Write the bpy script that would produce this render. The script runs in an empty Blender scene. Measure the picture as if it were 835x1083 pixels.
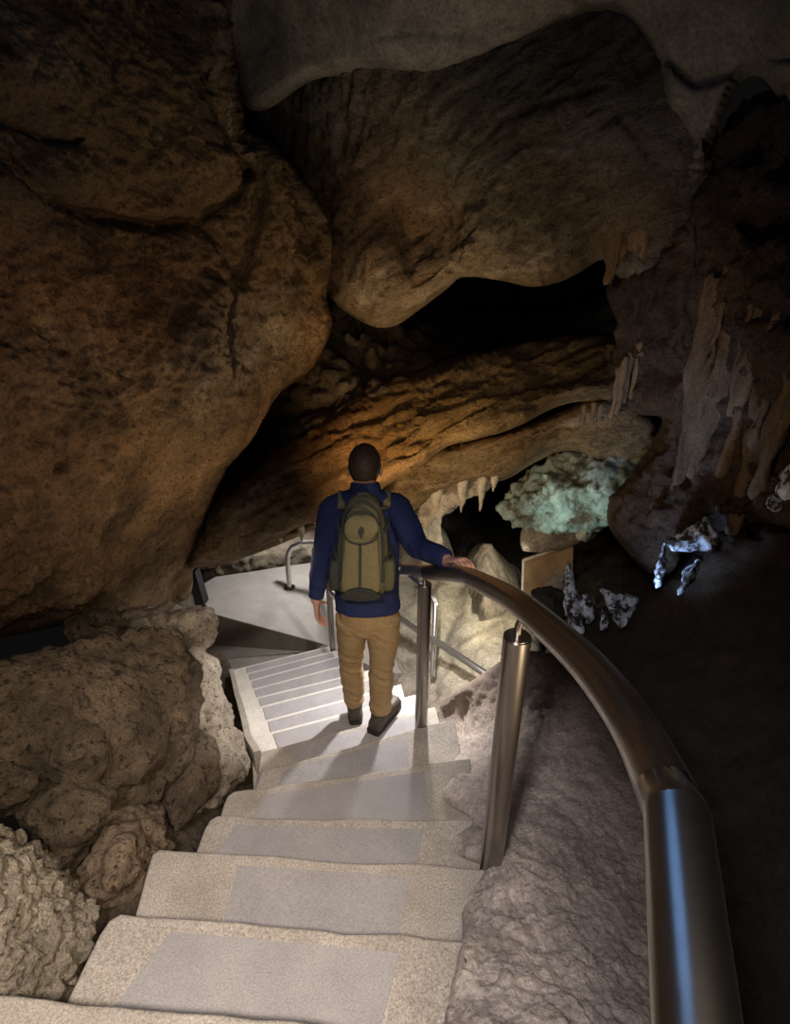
import bpy, bmesh, math, random
import numpy as np
from mathutils import Vector, Matrix, noise, Euler

random.seed(7)
C = bpy.context.scene.collection
# ------------------------------------------------------------------ camera
W, H, F = 835.0, 1083.0, 600.0
CX, CY = W / 2, H / 2
TH = math.radians(25.6)
CT, ST = math.cos(TH), math.sin(TH)
ZC = 4.3                                    # eye height above the lower landing datum
EYE = Vector((0, 0, ZC))
cam = bpy.data.cameras.new('camera')
cam.sensor_fit = 'VERTICAL'
cam.sensor_height = 36.0
cam.lens = F / H * 36.0
cam.clip_start = 0.02
camo = bpy.data.objects.new('camera', cam)
C.objects.link(camo)
camo.location = EYE
camo.rotation_euler = (math.pi / 2 - TH, 0, 0)
bpy.context.scene.camera = camo


def ray(px, py):
    a = (px - CX) / F
    b = (py - CY) / F
    return Vector((a, CT - b * ST, -(ST + b * CT)))


def P(px, py, D=None, Y=None, z=None):
    """world point seen at a photo position, at axial depth D, forward distance Y or height z below the eye"""
    d = ray(px, py)
    t = D if D is not None else (Y / d.y if Y is not None else z / d.z)
    return EYE + d * t


# ------------------------------------------------------------------ helpers
def link(name, me, mats=None, parent=None, smooth=True):
    o = bpy.data.objects.new(name, me)
    C.objects.link(o)
    if mats:
        for m in (mats if isinstance(mats, (list, tuple)) else [mats]):
            me.materials.append(m)
    if parent:
        o.parent = parent
        o.matrix_parent_inverse = parent.matrix_world.inverted() if False else Matrix.Translation(-parent.location)
    if smooth:
        me.polygons.foreach_set('use_smooth', [len(p.vertices) < 8 for p in me.polygons])
    return o


def from_bm(name, bm, mats=None, parent=None, smooth=True):
    me = bpy.data.meshes.new(name)
    bmesh.ops.recalc_face_normals(bm, faces=bm.faces)
    bm.to_mesh(me)
    bm.free()
    return link(name, me, mats, parent, smooth)


def tag(o, label=None, cat=None, group=None, kind=None):
    if label: o['label'] = label
    if cat: o['category'] = cat
    if group: o['group'] = group
    if kind: o['kind'] = kind
    return o


def empty(name, loc, label, cat, group=None):
    o = bpy.data.objects.new(name, None)
    o.empty_display_size = 0.1
    C.objects.link(o)
    o.location = loc
    return tag(o, label, cat, group)


def evaluated(o, mods):
    """apply modifiers (given as (type, settings)) to o's mesh in place"""
    for t, s in mods:
        m = o.modifiers.new(t.lower(), t)
        for k, v in s.items():
            setattr(m, k, v)
    dg = bpy.context.evaluated_depsgraph_get()
    dg.update()
    me = bpy.data.meshes.new_from_object(o.evaluated_get(dg))
    old = o.data
    o.modifiers.clear()
    me.name = old.name
    o.data = me
    me.polygons.foreach_set('use_smooth', [True] * len(me.polygons))
    return o


def fbm(p, octs=5, h=0.9):
    return noise.fractal(p, h, 2.1, octs)


def displace(o, fn):
    me = o.data
    n = [v.normal.copy() for v in me.vertices]
    for v, nn in zip(me.vertices, n):
        v.co += nn * fn(v.co)
    me.update()


def grain(deg):
    """rows: along the rock's bedding (rising to the right by deg), across it, and into the face"""
    r_ = Vector((1, 0, 0)); u_ = Vector((0, ST, CT)); f_ = Vector((0, CT, -ST))
    a = math.radians(deg)
    s_ = r_ * math.cos(a) + u_ * math.sin(a); p_ = -r_ * math.sin(a) + u_ * math.cos(a)
    return Matrix((s_, p_, f_))


# ------------------------------------------------------------------ materials
def new_mat(name):
    m = bpy.data.materials.new(name)
    m.use_nodes = True
    nt = m.node_tree
    b = nt.nodes['Principled BSDF']
    return m, nt, b


def N(nt, t, **kw):
    n = nt.nodes.new(t)
    for k, v in kw.items():
        if k in n.inputs:
            n.inputs[k].default_value = v
        else:
            setattr(n, k, v)
    return n


def noise_tex(nt, co, scale, detail=8, rough=0.6, dist=0.0):
    n = N(nt, 'ShaderNodeTexNoise')
    n.inputs['Scale'].default_value = scale
    n.inputs['Detail'].default_value = detail
    n.inputs['Roughness'].default_value = rough
    n.inputs['Distortion'].default_value = dist
    nt.links.new(co, n.inputs['Vector'])
    return n


def ramp(nt, fac, stops, interp='LINEAR'):
    r = N(nt, 'ShaderNodeValToRGB')
    r.color_ramp.interpolation = interp
    els = r.color_ramp.elements
    while len(els) < len(stops):
        els.new(0.5)
    for e, (pos, col) in zip(els, stops):
        e.position = pos
        e.color = (col[0], col[1], col[2], 1) if isinstance(col, (tuple, list)) else (col, col, col, 1)
    nt.links.new(fac, r.inputs['Fac'])
    return r


def mixc(nt, a, b, fac, mode='MIX'):
    m = N(nt, 'ShaderNodeMix')
    m.data_type = 'RGBA'
    m.blend_type = mode
    for sock, val in ((m.inputs['A'], a), (m.inputs['B'], b), (m.inputs['Factor'], fac)):
        pass
    ins = [i for i in m.inputs if i.type == 'RGBA']
    fs = m.inputs[0]
    for sock, val in ((ins[0], a), (ins[1], b), (fs, fac)):
        if hasattr(val, 'is_linked'):
            nt.links.new(val, sock)
        elif isinstance(val, (int, float)):
            sock.default_value = val
        else:
            sock.default_value = (val[0], val[1], val[2], 1)
    return [o_ for o_ in m.outputs if o_.type == 'RGBA'][0]


def rock_mat(name, base=None, dark=0.45, light=1.5, s=1.0, bump=0.6, rough=0.85, pits=0.5, strata=None, spec=0.25, spots=True):
    """weathered limestone: mineral zones come from the mesh's colour attribute or from a base colour"""
    m, nt, b = new_mat(name)
    tc = N(nt, 'ShaderNodeTexCoord')
    co = tc.outputs['Object']
    if strata:
        mp = N(nt, 'ShaderNodeMapping')
        mp.vector_type = 'TEXTURE'
        mp.inputs['Rotation'].default_value = strata[0].transposed().to_euler() if isinstance(strata[0], Matrix) else strata[0]
        mp.inputs['Scale'].default_value = strata[1]
        nt.links.new(co, mp.inputs['Vector'])
        cs = mp.outputs['Vector']
    else:
        cs = co
    if base is None:
        at = N(nt, 'ShaderNodeVertexColor')
        at.layer_name = 'zone'
        basec = at.outputs['Color']
    else:
        rgb = N(nt, 'ShaderNodeRGB')
        rgb.outputs[0].default_value = (*base, 1)
        basec = rgb.outputs[0]
    n1 = noise_tex(nt, cs, 2.2 * s, 10, 0.62, 0.4)
    n2 = noise_tex(nt, cs, 9 * s, 8, 0.7, 0.2)
    n3 = noise_tex(nt, co, 60 * s, 6, 0.75)
    r1 = ramp(nt, n1.outputs[0], [(0.3, dark), (0.5, 1.0), (0.7, light)])
    r2 = ramp(nt, n2.outputs[0], [(0.3, 0.6), (0.5, 1.0), (0.68, 1.3)])
    r3 = ramp(nt, n3.outputs[0], [(0.34, 0.4), (0.46, 0.9), (0.55, 1.05), (0.68, 1.4)])
    c = mixc(nt, basec, r1.outputs[0], 1.0, 'MULTIPLY')
    c = mixc(nt, c, r2.outputs[0], 0.9, 'MULTIPLY')
    c = mixc(nt, c, r3.outputs[0], 0.9, 'MULTIPLY')
    if base is None and spots:   # paler, drier patches between the stained ones
        n4 = noise_tex(nt, cs, 1.7 * s, 9, 0.68, 0.6)
        g4 = ramp(nt, n4.outputs[0], [(0.54, 0.0), (0.62, 1.0)])
        pal = mixc(nt, c, (1.35, 1.5, 1.75), 1.0, 'MULTIPLY')
        c = mixc(nt, c, pal, g4.outputs[0])
        n5 = noise_tex(nt, cs, 26 * s, 5, 0.7, 0.3)
        g5 = ramp(nt, n5.outputs[0], [(0.38, 0.3), (0.47, 1.0)])
        c = mixc(nt, c, g5.outputs[0], 0.8, 'MULTIPLY')
    # pits
    v = N(nt, 'ShaderNodeTexVoronoi')
    v.inputs['Scale'].default_value = 38 * s
    nt.links.new(cs, v.inputs['Vector'])
    rp = ramp(nt, v.outputs['Distance'], [(0.0, 0.0), (0.35, 1.0), (1.0, 1.0)])
    gate = ramp(nt, n2.outputs[0], [(0.48, 0.0), (0.6, 1.0)])
    pitm = N(nt, 'ShaderNodeMix'); pitm.data_type = 'FLOAT'
    nt.links.new(gate.outputs[0], pitm.inputs[0])
    pitm.inputs[2].default_value = 1.0
    nt.links.new(rp.outputs[0], pitm.inputs[3])
    nt.links.new(c, b.inputs['Base Color'])
    b.inputs['Roughness'].default_value = rough
    b.inputs['Specular IOR Level'].default_value = spec
    # bump chain
    hsum = N(nt, 'ShaderNodeMath', operation='MULTIPLY_ADD')
    nt.links.new(n2.outputs[0], hsum.inputs[0]); hsum.inputs[1].default_value = 1.2
    nt.links.new(n1.outputs[0], hsum.inputs[2])
    h2 = N(nt, 'ShaderNodeMath', operation='MULTIPLY_ADD')
    nt.links.new(n3.outputs[0], h2.inputs[0]); h2.inputs[1].default_value = 0.8
    nt.links.new(hsum.outputs[0], h2.inputs[2])
    h3 = N(nt, 'ShaderNodeMath', operation='MULTIPLY_ADD')
    nt.links.new(pitm.outputs[0], h3.inputs[0]); h3.inputs[1].default_value = pits * 0.5
    nt.links.new(h2.outputs[0], h3.inputs[2])
    bp = N(nt, 'ShaderNodeBump')
    bp.inputs['Strength'].default_value = bump
    bp.inputs['Distance'].default_value = 0.06 / s
    nt.links.new(h3.outputs[0], bp.inputs['Height'])
    nt.links.new(bp.outputs[0], b.inputs['Normal'])
    return m


def concrete(name, c1, c2, speck=0.6, bump=0.25, scale=1.0, rough=0.85):
    m, nt, b = new_mat(name)
    tc = N(nt, 'ShaderNodeTexCoord'); co = tc.outputs['Object']
    n1 = noise_tex(nt, co, 5 * scale, 8, 0.65)
    n2 = noise_tex(nt, co, 150 * scale, 4, 0.8)
    n3 = noise_tex(nt, co, 420 * scale, 2, 0.7)
    r1 = ramp(nt, n1.outputs[0], [(0.35, c1), (0.65, c2)])
    r2 = ramp(nt, n2.outputs[0], [(0.35, 1 - speck * .6), (0.5, 1.0), (0.66, 1 + speck * .5)])
    r3 = ramp(nt, n3.outputs[0], [(0.35, 1 - speck * .5), (0.5, 1.0), (0.66, 1 + speck * .4)])
    c = mixc(nt, r1.outputs[0], r2.outputs[0], 1.0, 'MULTIPLY')
    c = mixc(nt, c, r3.outputs[0], 1.0, 'MULTIPLY')
    nt.links.new(c, b.inputs['Base Color'])
    b.inputs['Roughness'].default_value = rough
    b.inputs['Specular IOR Level'].default_value = 0.2
    bp = N(nt, 'ShaderNodeBump')
    bp.inputs['Strength'].default_value = bump
    bp.inputs['Distance'].default_value = 0.01
    nt.links.new(n2.outputs[0], bp.inputs['Height'])
    nt.links.new(bp.outputs[0], b.inputs['Normal'])
    return m


def plain(name, col, rough=0.7, metal=0.0, var=0.25, sc=30, bump=0.1, spec=0.3, stretch=None, dist=0.004):
    m, nt, b = new_mat(name)
    tc = N(nt, 'ShaderNodeTexCoord'); co = tc.outputs['Object']
    if stretch:
        mp = N(nt, 'ShaderNodeMapping'); mp.inputs['Scale'].default_value = stretch
        nt.links.new(co, mp.inputs['Vector']); co = mp.outputs['Vector']
    n = noise_tex(nt, co, sc, 6, 0.65)
    r = ramp(nt, n.outputs[0], [(0.3, tuple(c * (1 - var) for c in col)), (0.7, tuple(min(1, c * (1 + var)) for c in col))])
    nt.links.new(r.outputs[0], b.inputs['Base Color'])
    b.inputs['Roughness'].default_value = rough
    b.inputs['Metallic'].default_value = metal
    b.inputs['Specular IOR Level'].default_value = spec
    if bump:
        bp = N(nt, 'ShaderNodeBump'); bp.inputs['Strength'].default_value = bump; bp.inputs['Distance'].default_value = dist
        nt.links.new(n.outputs[0], bp.inputs['Height']); nt.links.new(bp.outputs[0], b.inputs['Normal'])
    return m


M = {}
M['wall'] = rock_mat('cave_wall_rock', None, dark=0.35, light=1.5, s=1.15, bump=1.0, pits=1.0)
M['strata'] = rock_mat('striated_rock', None, dark=0.6, light=1.35, s=1.1, bump=1.0, strata=(grain(35), (2.6, 0.55, 1.0)))
M['slab'] = rock_mat('layered_orange_rock', None, dark=0.4, light=1.5, s=1.2, bump=1.0, pits=0.8, strata=(grain(22), (2.2, 0.6, 1.0)))
M['smooth'] = rock_mat('smooth_grey_rock', None, dark=0.65, light=1.25, s=0.8, bump=0.35, pits=0.2, spots=False)
M['panel'] = plain('brown_panel', (0.30, 0.19, 0.10), 0.6, 0, .35, 6, 0)
M['ground'] = rock_mat('ground_rock', None, dark=0.8, light=1.2, s=1.2, bump=0.7, spots=False)
M['dark'] = rock_mat('deep_cave_rock', (0.05, 0.043, 0.036), s=0.7)
M['boulder'] = rock_mat('brown_boulder_rock', (0.20, 0.148, 0.098), dark=0.4, light=1.5, s=1.5, bump=1.0, pits=1.0)
M['pale'] = rock_mat('pale_boulder_rock', (0.44, 0.37, 0.29), dark=0.6, light=1.2, s=1.5, bump=0.8, pits=0.8)
M['crumb'] = rock_mat('crumbly_pale_rock', (0.68, 0.58, 0.45), dark=0.6, light=1.25, s=1.8, bump=1.0, pits=1.0)
M['rust'] = rock_mat('rusty_rock', (0.36, 0.265, 0.18), dark=0.5, light=1.3, s=1.6, bump=0.9, pits=1.0)
M['flow'] = rock_mat('flowstone', (0.20, 0.132, 0.075), dark=0.5, light=1.3, s=1.4, bump=0.8, strata=((0, 0, 0), (1.0, 1.0, 5.0)))
M['cream'] = rock_mat('cream_calcite', (0.42, 0.36, 0.27), dark=0.6, light=1.15, s=1.2, bump=0.6)
M['calcite'] = rock_mat('white_calcite', (0.62, 0.68, 0.78), dark=0.3, light=1.2, s=4.5, bump=0.9)  # blue light patches put into a blue-white rock colour
def speckle(m, dark, scale, lo, hi):
    nt = m.node_tree; bs = nt.nodes['Principled BSDF']
    src = bs.inputs['Base Color'].links[0].from_socket
    tc = N(nt, 'ShaderNodeTexCoord'); n = noise_tex(nt, tc.outputs['Object'], scale, 6, .7)
    r = ramp(nt, n.outputs[0], [(lo, 0.0), (hi, 1.0)])
    nt.links.new(mixc(nt, dark, src, r.outputs[0]), bs.inputs['Base Color'])
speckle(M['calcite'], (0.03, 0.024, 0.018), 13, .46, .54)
M['teal'] = rock_mat('green_tinted_calcite', (0.37, 0.46, 0.42), dark=0.25, light=1.4, s=2.6, bump=1.0, pits=1.2)  # green of the spotlight is put into the base colour
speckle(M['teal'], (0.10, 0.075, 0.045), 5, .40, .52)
speckle(M['boulder'], (0.045, 0.032, 0.022), 30, .38, .47)
speckle(M['pale'], (0.10, 0.075, 0.05), 34, .37, .45)
speckle(M['rust'], (0.08, 0.05, 0.03), 34, .37, .46)
speckle(M['crumb'], (0.14, 0.105, 0.07), 30, .36, .44)
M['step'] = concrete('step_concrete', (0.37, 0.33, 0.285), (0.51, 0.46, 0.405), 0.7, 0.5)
M['nose'] = concrete('nosing_concrete', (0.46, 0.41, 0.34), (0.56, 0.51, 0.43), 0.8, 0.6)
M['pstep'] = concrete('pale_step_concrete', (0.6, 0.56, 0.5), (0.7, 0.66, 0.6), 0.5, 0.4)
M['earth'] = rock_mat('dark_earth', (0.13, 0.095, 0.065), s=1.5, bump=1.0)
M['mat'] = concrete('grip_panel_grey', (0.335, 0.315, 0.32), (0.39, 0.37, 0.37), 0.45, 0.3, 1.4)
M['landing'] = concrete('landing_concrete', (0.40, 0.375, 0.35), (0.48, 0.45, 0.42), 0.8, 0.5)
M['darkcon'] = concrete('damp_concrete', (0.13, 0.115, 0.09), (0.17, 0.15, 0.12), 0.4, 0.3)  # riser's shade put into a darker concrete colour
M['steel'] = plain('brushed_steel', (0.34, 0.31, 0.285), 0.28, 1.0, 0.08, 40, 0.03, 0.5, (1, 1, 0.05))
M['steelw'] = plain('satin_steel', (0.72, 0.71, 0.68), 0.38, 1.0, 0.08, 40, 0.03, 0.5)
M['black'] = plain('black_plastic', (0.012, 0.012, 0.012), 0.5)
M['navy'] = plain('navy_knit', (0.018, 0.025, 0.075), 0.85, 0, 0.3, 160, 0.5, 0.15)
M['khaki'] = plain('khaki_cotton', (0.29, 0.20, 0.10), 0.85, 0, 0.15, 60, 0.25, 0.15)
M['skin'] = plain('skin', (0.46, 0.25, 0.18), 0.75, 0, 0.12, 25, 0.1, 0.1)
M['hair'] = plain('dark_brown_hair', (0.035, 0.022, 0.014), 0.6, 0, 0.4, 120, 0.8, 0.3, (1, 1, 0.3))
M['olive'] = plain('olive_pack_cloth', (0.085, 0.08, 0.042), 0.8, 0, 0.18, 80, 0.3, 0.2)
M['olivel'] = plain('light_olive_pack_cloth', (0.15, 0.125, 0.062), 0.8, 0, 0.15, 80, 0.3, 0.2)
M['packdark'] = plain('charcoal_pack_cloth', (0.035, 0.037, 0.032), 0.8, 0, 0.2, 80, 0.3, 0.2)
M['shoe'] = plain('dark_brown_leather', (0.055, 0.04, 0.028), 0.6, 0, 0.25, 60, 0.2, 0.3)
M['sole'] = plain('black_rubber', (0.02, 0.018, 0.016), 0.8)
M['white'] = plain('white_frame', (0.7, 0.66, 0.58), 0.4)


# ------------------------------------------------------------------ rock sheets
def seg_dist(px, py, poly, closed):
    """distance from points to a polyline, and the nearest point"""
    best = np.full(px.shape, 1e9); bx = np.zeros_like(px); by = np.zeros_like(py)
    n = len(poly)
    for i in range(n if closed else n - 1):
        x0, y0 = poly[i][:2]; x1, y1 = poly[(i + 1) % n][:2]
        dx, dy = x1 - x0, y1 - y0
        L = dx * dx + dy * dy + 1e-9
        t = np.clip(((px - x0) * dx + (py - y0) * dy) / L, 0, 1)
        qx, qy = x0 + t * dx, y0 + t * dy
        d = np.hypot(px - qx, py - qy)
        m = d < best
        best[m] = d[m]; bx[m] = qx[m]; by[m] = qy[m]
    return best, bx, by


def inside(px, py, poly):
    r = np.zeros(px.shape, bool)
    n = len(poly); j = n - 1
    for i in range(n):
        xi, yi = poly[i]; xj, yj = poly[j]
        c = ((yi > py) != (yj > py)) & (px < (xj - xi) * (py - yi) / (yj - yi + 1e-12) + xi)
        r ^= c
        j = i
    return r


def rbf(ctrl, px, py, k=None):
    c = np.array([(a[0], a[1]) for a in ctrl], float) / 100
    val = np.array([a[2:] for a in ctrl], float)
    s = 0.35
    def phi(d2): return np.sqrt(d2 + s * s)
    A = phi(((c[:, None] - c[None]) ** 2).sum(-1))
    n = len(c)
    Q = np.zeros((n + 1, n + 1)); Q[:n, :n] = A; Q[:n, n] = 1; Q[n, :n] = 1
    rhs = np.zeros((n + 1, val.shape[1])); rhs[:n] = val
    w = np.linalg.solve(Q, rhs)
    q = np.stack([px.ravel(), py.ravel()], 1) / 100
    out = np.zeros((len(q), val.shape[1]))
    for i in range(n):
        out += phi(((q - c[i]) ** 2).sum(1))[:, None] * w[i]
    out += w[n]
    return out.reshape(px.shape + (val.shape[1],))


def smooth_poly(poly, n=4):
    """Catmull-Rom resample of a closed outline"""
    out = []
    k = len(poly)
    for i in range(k):
        p0, p1, p2, p3 = (np.array(poly[(i + j - 1) % k], float) for j in range(4))
        for s in range(n):
            t = s / n
            out.append(tuple(0.5 * ((2 * p1) + (-p0 + p2) * t + (2 * p0 - 5 * p1 + 4 * p2 - p3) * t * t + (-p0 + 3 * p1 - 3 * p2 + p3) * t ** 3)))
    return out


def axes(rot, sc):
    m = rot if isinstance(rot, Matrix) else Euler(rot).to_matrix()
    return m, Vector(sc)


def sheet(name, poly, ctrl, zones, mat, res=3.0, curl=(22, 0.35), creases=(), bumps=(), layers=(), skirt=0.8, smoothp=True, calm=None, tint=None):
    """a rock face: outline, depth control points, mineral zones, cracks and noise relief; its rim turns back into the rock"""
    if smoothp:
        poly = smooth_poly(poly)
    xs = [p[0] for p in poly]; ys = [p[1] for p in poly]
    gx = np.arange(min(xs) - res, max(xs) + 2 * res, res); gy = np.arange(min(ys) - res, max(ys) + 2 * res, res)
    X, Y = np.meshgrid(gx, gy)
    ins = inside(X, Y, poly)
    q = ins[:-1, :-1] & ins[1:, :-1] & ins[:-1, 1:] & ins[1:, 1:]
    use = np.zeros_like(ins)
    use[:-1, :-1] |= q; use[1:, :-1] |= q; use[:-1, 1:] |= q; use[1:, 1:] |= q
    cnt = np.zeros(ins.shape, int)
    cnt[:-1, :-1] += q; cnt[1:, :-1] += q; cnt[:-1, 1:] += q; cnt[1:, 1:] += q
    bnd = use & (cnt < 4)
    e, bx, by = seg_dist(X, Y, poly, True)
    X = np.where(bnd, bx, X); Y = np.where(bnd, by, Y)
    e = np.where(bnd, 0, e)
    e = np.where(bnd | ins, e, -e)
    D = rbf(ctrl, X, Y)[..., 0]
    D0 = D.copy()
    t = np.clip(1 - e / curl[0], 0, None)
    t1 = np.minimum(t, 1)
    D = D + curl[1] * (1 - np.sqrt(np.maximum(0, 1 - t1 * t1)))
    for pl, w, dep in creases:
        d, _, _ = seg_dist(X, Y, pl, False)
        wob = 1.0
        D = D + dep * np.exp(-(d / w) ** 2)
    for x, y, rx, ry, a in bumps:
        D = D - a * np.exp(-((X - x) / rx) ** 2 - ((Y - y) / ry) ** 2)
    D = np.maximum(D, 0.3)
    A_ = (X - CX) / F; B_ = (Y - CY) / F
    pos = np.stack([A_ * D, (CT - B_ * ST) * D, ZC - (ST + B_ * CT) * D], -1)
    tt = np.clip(t, 0, 0.92)
    Ds = D0 + curl[1] * (1 - np.sqrt(1 - tt * tt))
    gX, gY = np.meshgrid(gx, gy)
    A0 = (gX - CX) / F; B0 = (gY - CY) / F
    ps = np.stack([A0 * Ds, (CT - B0 * ST) * Ds, ZC - (ST + B0 * CT) * Ds], -1)
    du = np.gradient(ps, axis=1); dv = np.gradient(ps, axis=0)
    nr = np.cross(dv, du)
    nr /= np.linalg.norm(nr, axis=-1, keepdims=True) + 1e-9
    view = pos - np.array([0, 0, ZC])
    sgn = np.sign((nr * view).sum(-1, keepdims=True)); nr = np.where(sgn > 0, -nr, nr)
    idx = -np.ones(ins.shape, int)
    vi = np.argwhere(use)
    idx[use] = np.arange(len(vi))
    lay = [(k, axes(r, s), a, o) for (k, r, s, a, o) in layers]
    verts = []
    P3 = pos[use]; N3 = nr[use]
    AMP = np.clip(rbf(calm, X, Y)[..., 0], .15, 2)[use] if calm else np.ones(len(vi))
    AMP = AMP * np.clip(.3 + e[use] / 12, 0, 1)
    for p, n, am in zip(P3, N3, AMP):
        pv = Vector(p); off = 0.0
        for k, (mm, sc), a, o in lay:
            w = mm @ pv
            w = Vector((w.x * sc.x, w.y * sc.y, w.z * sc.z))
            if k == 'f': off += a * fbm(w, o)
            elif k == 'r': off += a * (noise.ridged_multi_fractal(w, 0.9, 2.1, o, 1.0, 2.0) - 1.2)
            elif k == 'v':
                dd = noise.voronoi(w)[0]
                off += a * (math.sqrt(min(dd[1] - dd[0], 0.7)) - 0.45)
            elif k == 'c':
                off += a * noise.cell(w)
        verts.append(pv + Vector(n) * off * float(am))
    faces = [(idx[i, j], idx[i, j + 1], idx[i + 1, j + 1], idx[i + 1, j]) for i, j in np.argwhere(q)]
    # skirt turning back into the rock
    ec = {}
    for f in faces:
        for a, b in zip(f, f[1:] + f[:1]):
            k = (min(a, b), max(a, b))
            ec[k] = None if k in ec else (a, b)
    nb = {}
    for v in ec.values():
        if v:
            nb.setdefault(v[0], []).append(v[1]); nb.setdefault(v[1], []).append(v[0])
    for _ in range(12):
        new = {k: (verts[k] * 2 + sum((verts[j] for j in js), Vector()) / len(js) * 2) / 4 for k, js in nb.items() if len(js) == 2}
        for k, v in new.items(): verts[k] = v
    sk = {}
    zon = rbf(zones, X, Y)[use] if len(zones) > 1 else np.repeat([zones[0][2:]], len(vi), 0)
    if tint: zon = zon * np.array(tint)
    zon = np.clip(zon, 0.005, 1)
    zon = [tuple(z) for z in zon]
    cen = Vector(P3.mean(0))
    def skv(a):
        if a not in sk:
            v = verts[a]; d = (v - EYE).normalized()
            sk[a] = len(verts)
            verts.append(v + d * skirt + (cen - v).normalized() * 0.05)
            zon.append(zon[a])
        return sk[a]
    if skirt:
        for k, v in list(ec.items()):
            if v:
                a, b = v
                faces.append((b, a, skv(a), skv(b)))
    me = bpy.data.meshes.new(name)
    me.from_pydata([tuple(v) for v in verts], [], [tuple(int(i) for i in f) for f in faces])
    at = me.color_attributes.new('zone', 'FLOAT_COLOR', 'POINT')
    at.data.foreach_set('color', np.array([(*z, 1.0) for z in zon], dtype=np.float32).ravel())
    bm = bmesh.new(); bm.from_mesh(me)
    bmesh.ops.recalc_face_normals(bm, faces=bm.faces)
    bm.to_mesh(me); bm.free()
    return link(name, me, mat)


def boulder(name, sil, Ds, front, back, mat, voxel=0.025, layers=(), shrink=0.75, smooth=4, parent=None):
    """closed rock: outline with depth(s), front bulge points, pushed back by its thickness"""
    pts = []
    if isinstance(Ds, (int, float)): Ds = [Ds] * len(sil)
    mx = sum(p[0] for p in sil) / len(sil); my = sum(p[1] for p in sil) / len(sil)
    for (x, y), d in zip(sil, Ds):
        pts.append(P(x, y, D=d))
        pts.append(P(mx + (x - mx) * shrink * d / (d + back), my + (y - my) * shrink * d / (d + back), D=d + back))
    for x, y, d in front:
        pts.append(P(x, y, D=d))
    bm = bmesh.new()
    vs = [bm.verts.new(p) for p in pts]
    r = bmesh.ops.convex_hull(bm, input=vs)
    dead = [g for g in r['geom_interior'] if isinstance(g, bmesh.types.BMVert)] + [v for v in bm.verts if not v.link_faces]
    bmesh.ops.delete(bm, geom=list(set(dead)), context='VERTS')
    o = from_bm(name, bm, mat, parent)
    evaluated(o, [('REMESH', dict(mode='VOXEL', voxel_size=voxel)), ('SMOOTH', dict(factor=0.5, iterations=smooth))])
    lay = [(k, axes(r_, s), a, oc) for (k, r_, s, a, oc) in layers]
    def fn(pv):
        off = 0
        for k, (mm, sc), a, oc in lay:
            w = mm @ pv; w = Vector((w.x * sc.x, w.y * sc.y, w.z * sc.z))
            if k == 'f': off += a * fbm(w, oc)
            elif k == 'r': off += a * (noise.ridged_multi_fractal(w, 0.9, 2.1, oc, 1.0, 2.0) - 1.2)
            elif k == 'v':
                dd = noise.voronoi(w)[0]; off += a * (math.sqrt(min(dd[1] - dd[0], 0.7)) - 0.45)
        return off
    displace(o, fn)
    # origin at the rock's base
    zmin = min(v.co.z for v in o.data.vertices)
    c = sum((v.co for v in o.data.vertices), Vector()) / len(o.data.vertices)
    if not parent:
        base = Vector((c.x, c.y, zmin))
        o.data.transform(Matrix.Translation(-base)); o.location = base
    return o


# ------------------------------------------------------------------ tubes and lofts
def frames(pts):
    T = []
    n = len(pts)
    for i in range(n):
        a = pts[max(i - 1, 0)]; b = pts[min(i + 1, n - 1)]
        T.append((b - a).normalized())
    return T


def add_tube(bm, pts, radii, seg=16, ref=Vector((1, 0, 0)), caps='round', mi=0):
    """tube through pts; radii are numbers or (side, front) pairs; round or flat ends"""
    pts = [Vector(p) for p in pts]
    T = frames(pts)
    if isinstance(radii, (int, float)): radii = [radii] * len(pts)
    radii = [(r, r) if isinstance(r, (int, float)) else r for r in radii]
    rings = []
    def ring(c, t, r, u):
        u = (u - t * u.dot(t)).normalized(); w = t.cross(u).normalized()
        return [bm.verts.new(c + u * math.cos(2 * math.pi * k / seg) * r[0] + w * math.sin(2 * math.pi * k / seg) * r[1]) for k in range(seg)], u
    u = ref if abs(ref.dot(T[0])) < 0.95 else Vector((0, 1, 0))
    if caps == 'round':
        r0 = radii[0]; m0 = min(r0)
        for a in (80, 55, 30):
            rings.append(ring(pts[0] - T[0] * m0 * math.sin(math.radians(a)), T[0], (r0[0] * math.cos(math.radians(a)), r0[1] * math.cos(math.radians(a))), u)[0])
    for p, t, r in zip(pts, T, radii):
        vs, u = ring(p, t, r, u)
        rings.append(vs)
    if caps == 'round':
        r0 = radii[-1]; m0 = min(r0)
        for a in (30, 55, 80):
            rings.append(ring(pts[-1] + T[-1] * m0 * math.sin(math.radians(a)), T[-1], (r0[0] * math.cos(math.radians(a)), r0[1] * math.cos(math.radians(a))), u)[0])
    for a, b in zip(rings, rings[1:]):
        for k in range(seg):
            f = bm.faces.new((a[k], a[(k + 1) % seg], b[(k + 1) % seg], b[k])); f.material_index = mi
    if caps:
        for f in (bm.faces.new(rings[0][::-1]), bm.faces.new(rings[-1])):
            f.material_index = mi
            if caps == 'flat':
                for e in f.edges: e.smooth = False
    return bm


def spline(pts, n=8):
    pts = [Vector(p) for p in pts]
    out = []
    k = len(pts)
    for i in range(k - 1):
        p0 = pts[max(i - 1, 0)]; p1 = pts[i]; p2 = pts[i + 1]; p3 = pts[min(i + 2, k - 1)]
        for s in range(n):
            t = s / n
            out.append(0.5 * ((2 * p1) + (p2 - p0) * t + (2 * p0 - 5 * p1 + 4 * p2 - p3) * t * t + (3 * p1 - p0 - 3 * p2 + p3) * t ** 3))
    out.append(pts[-1])
    return out


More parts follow.
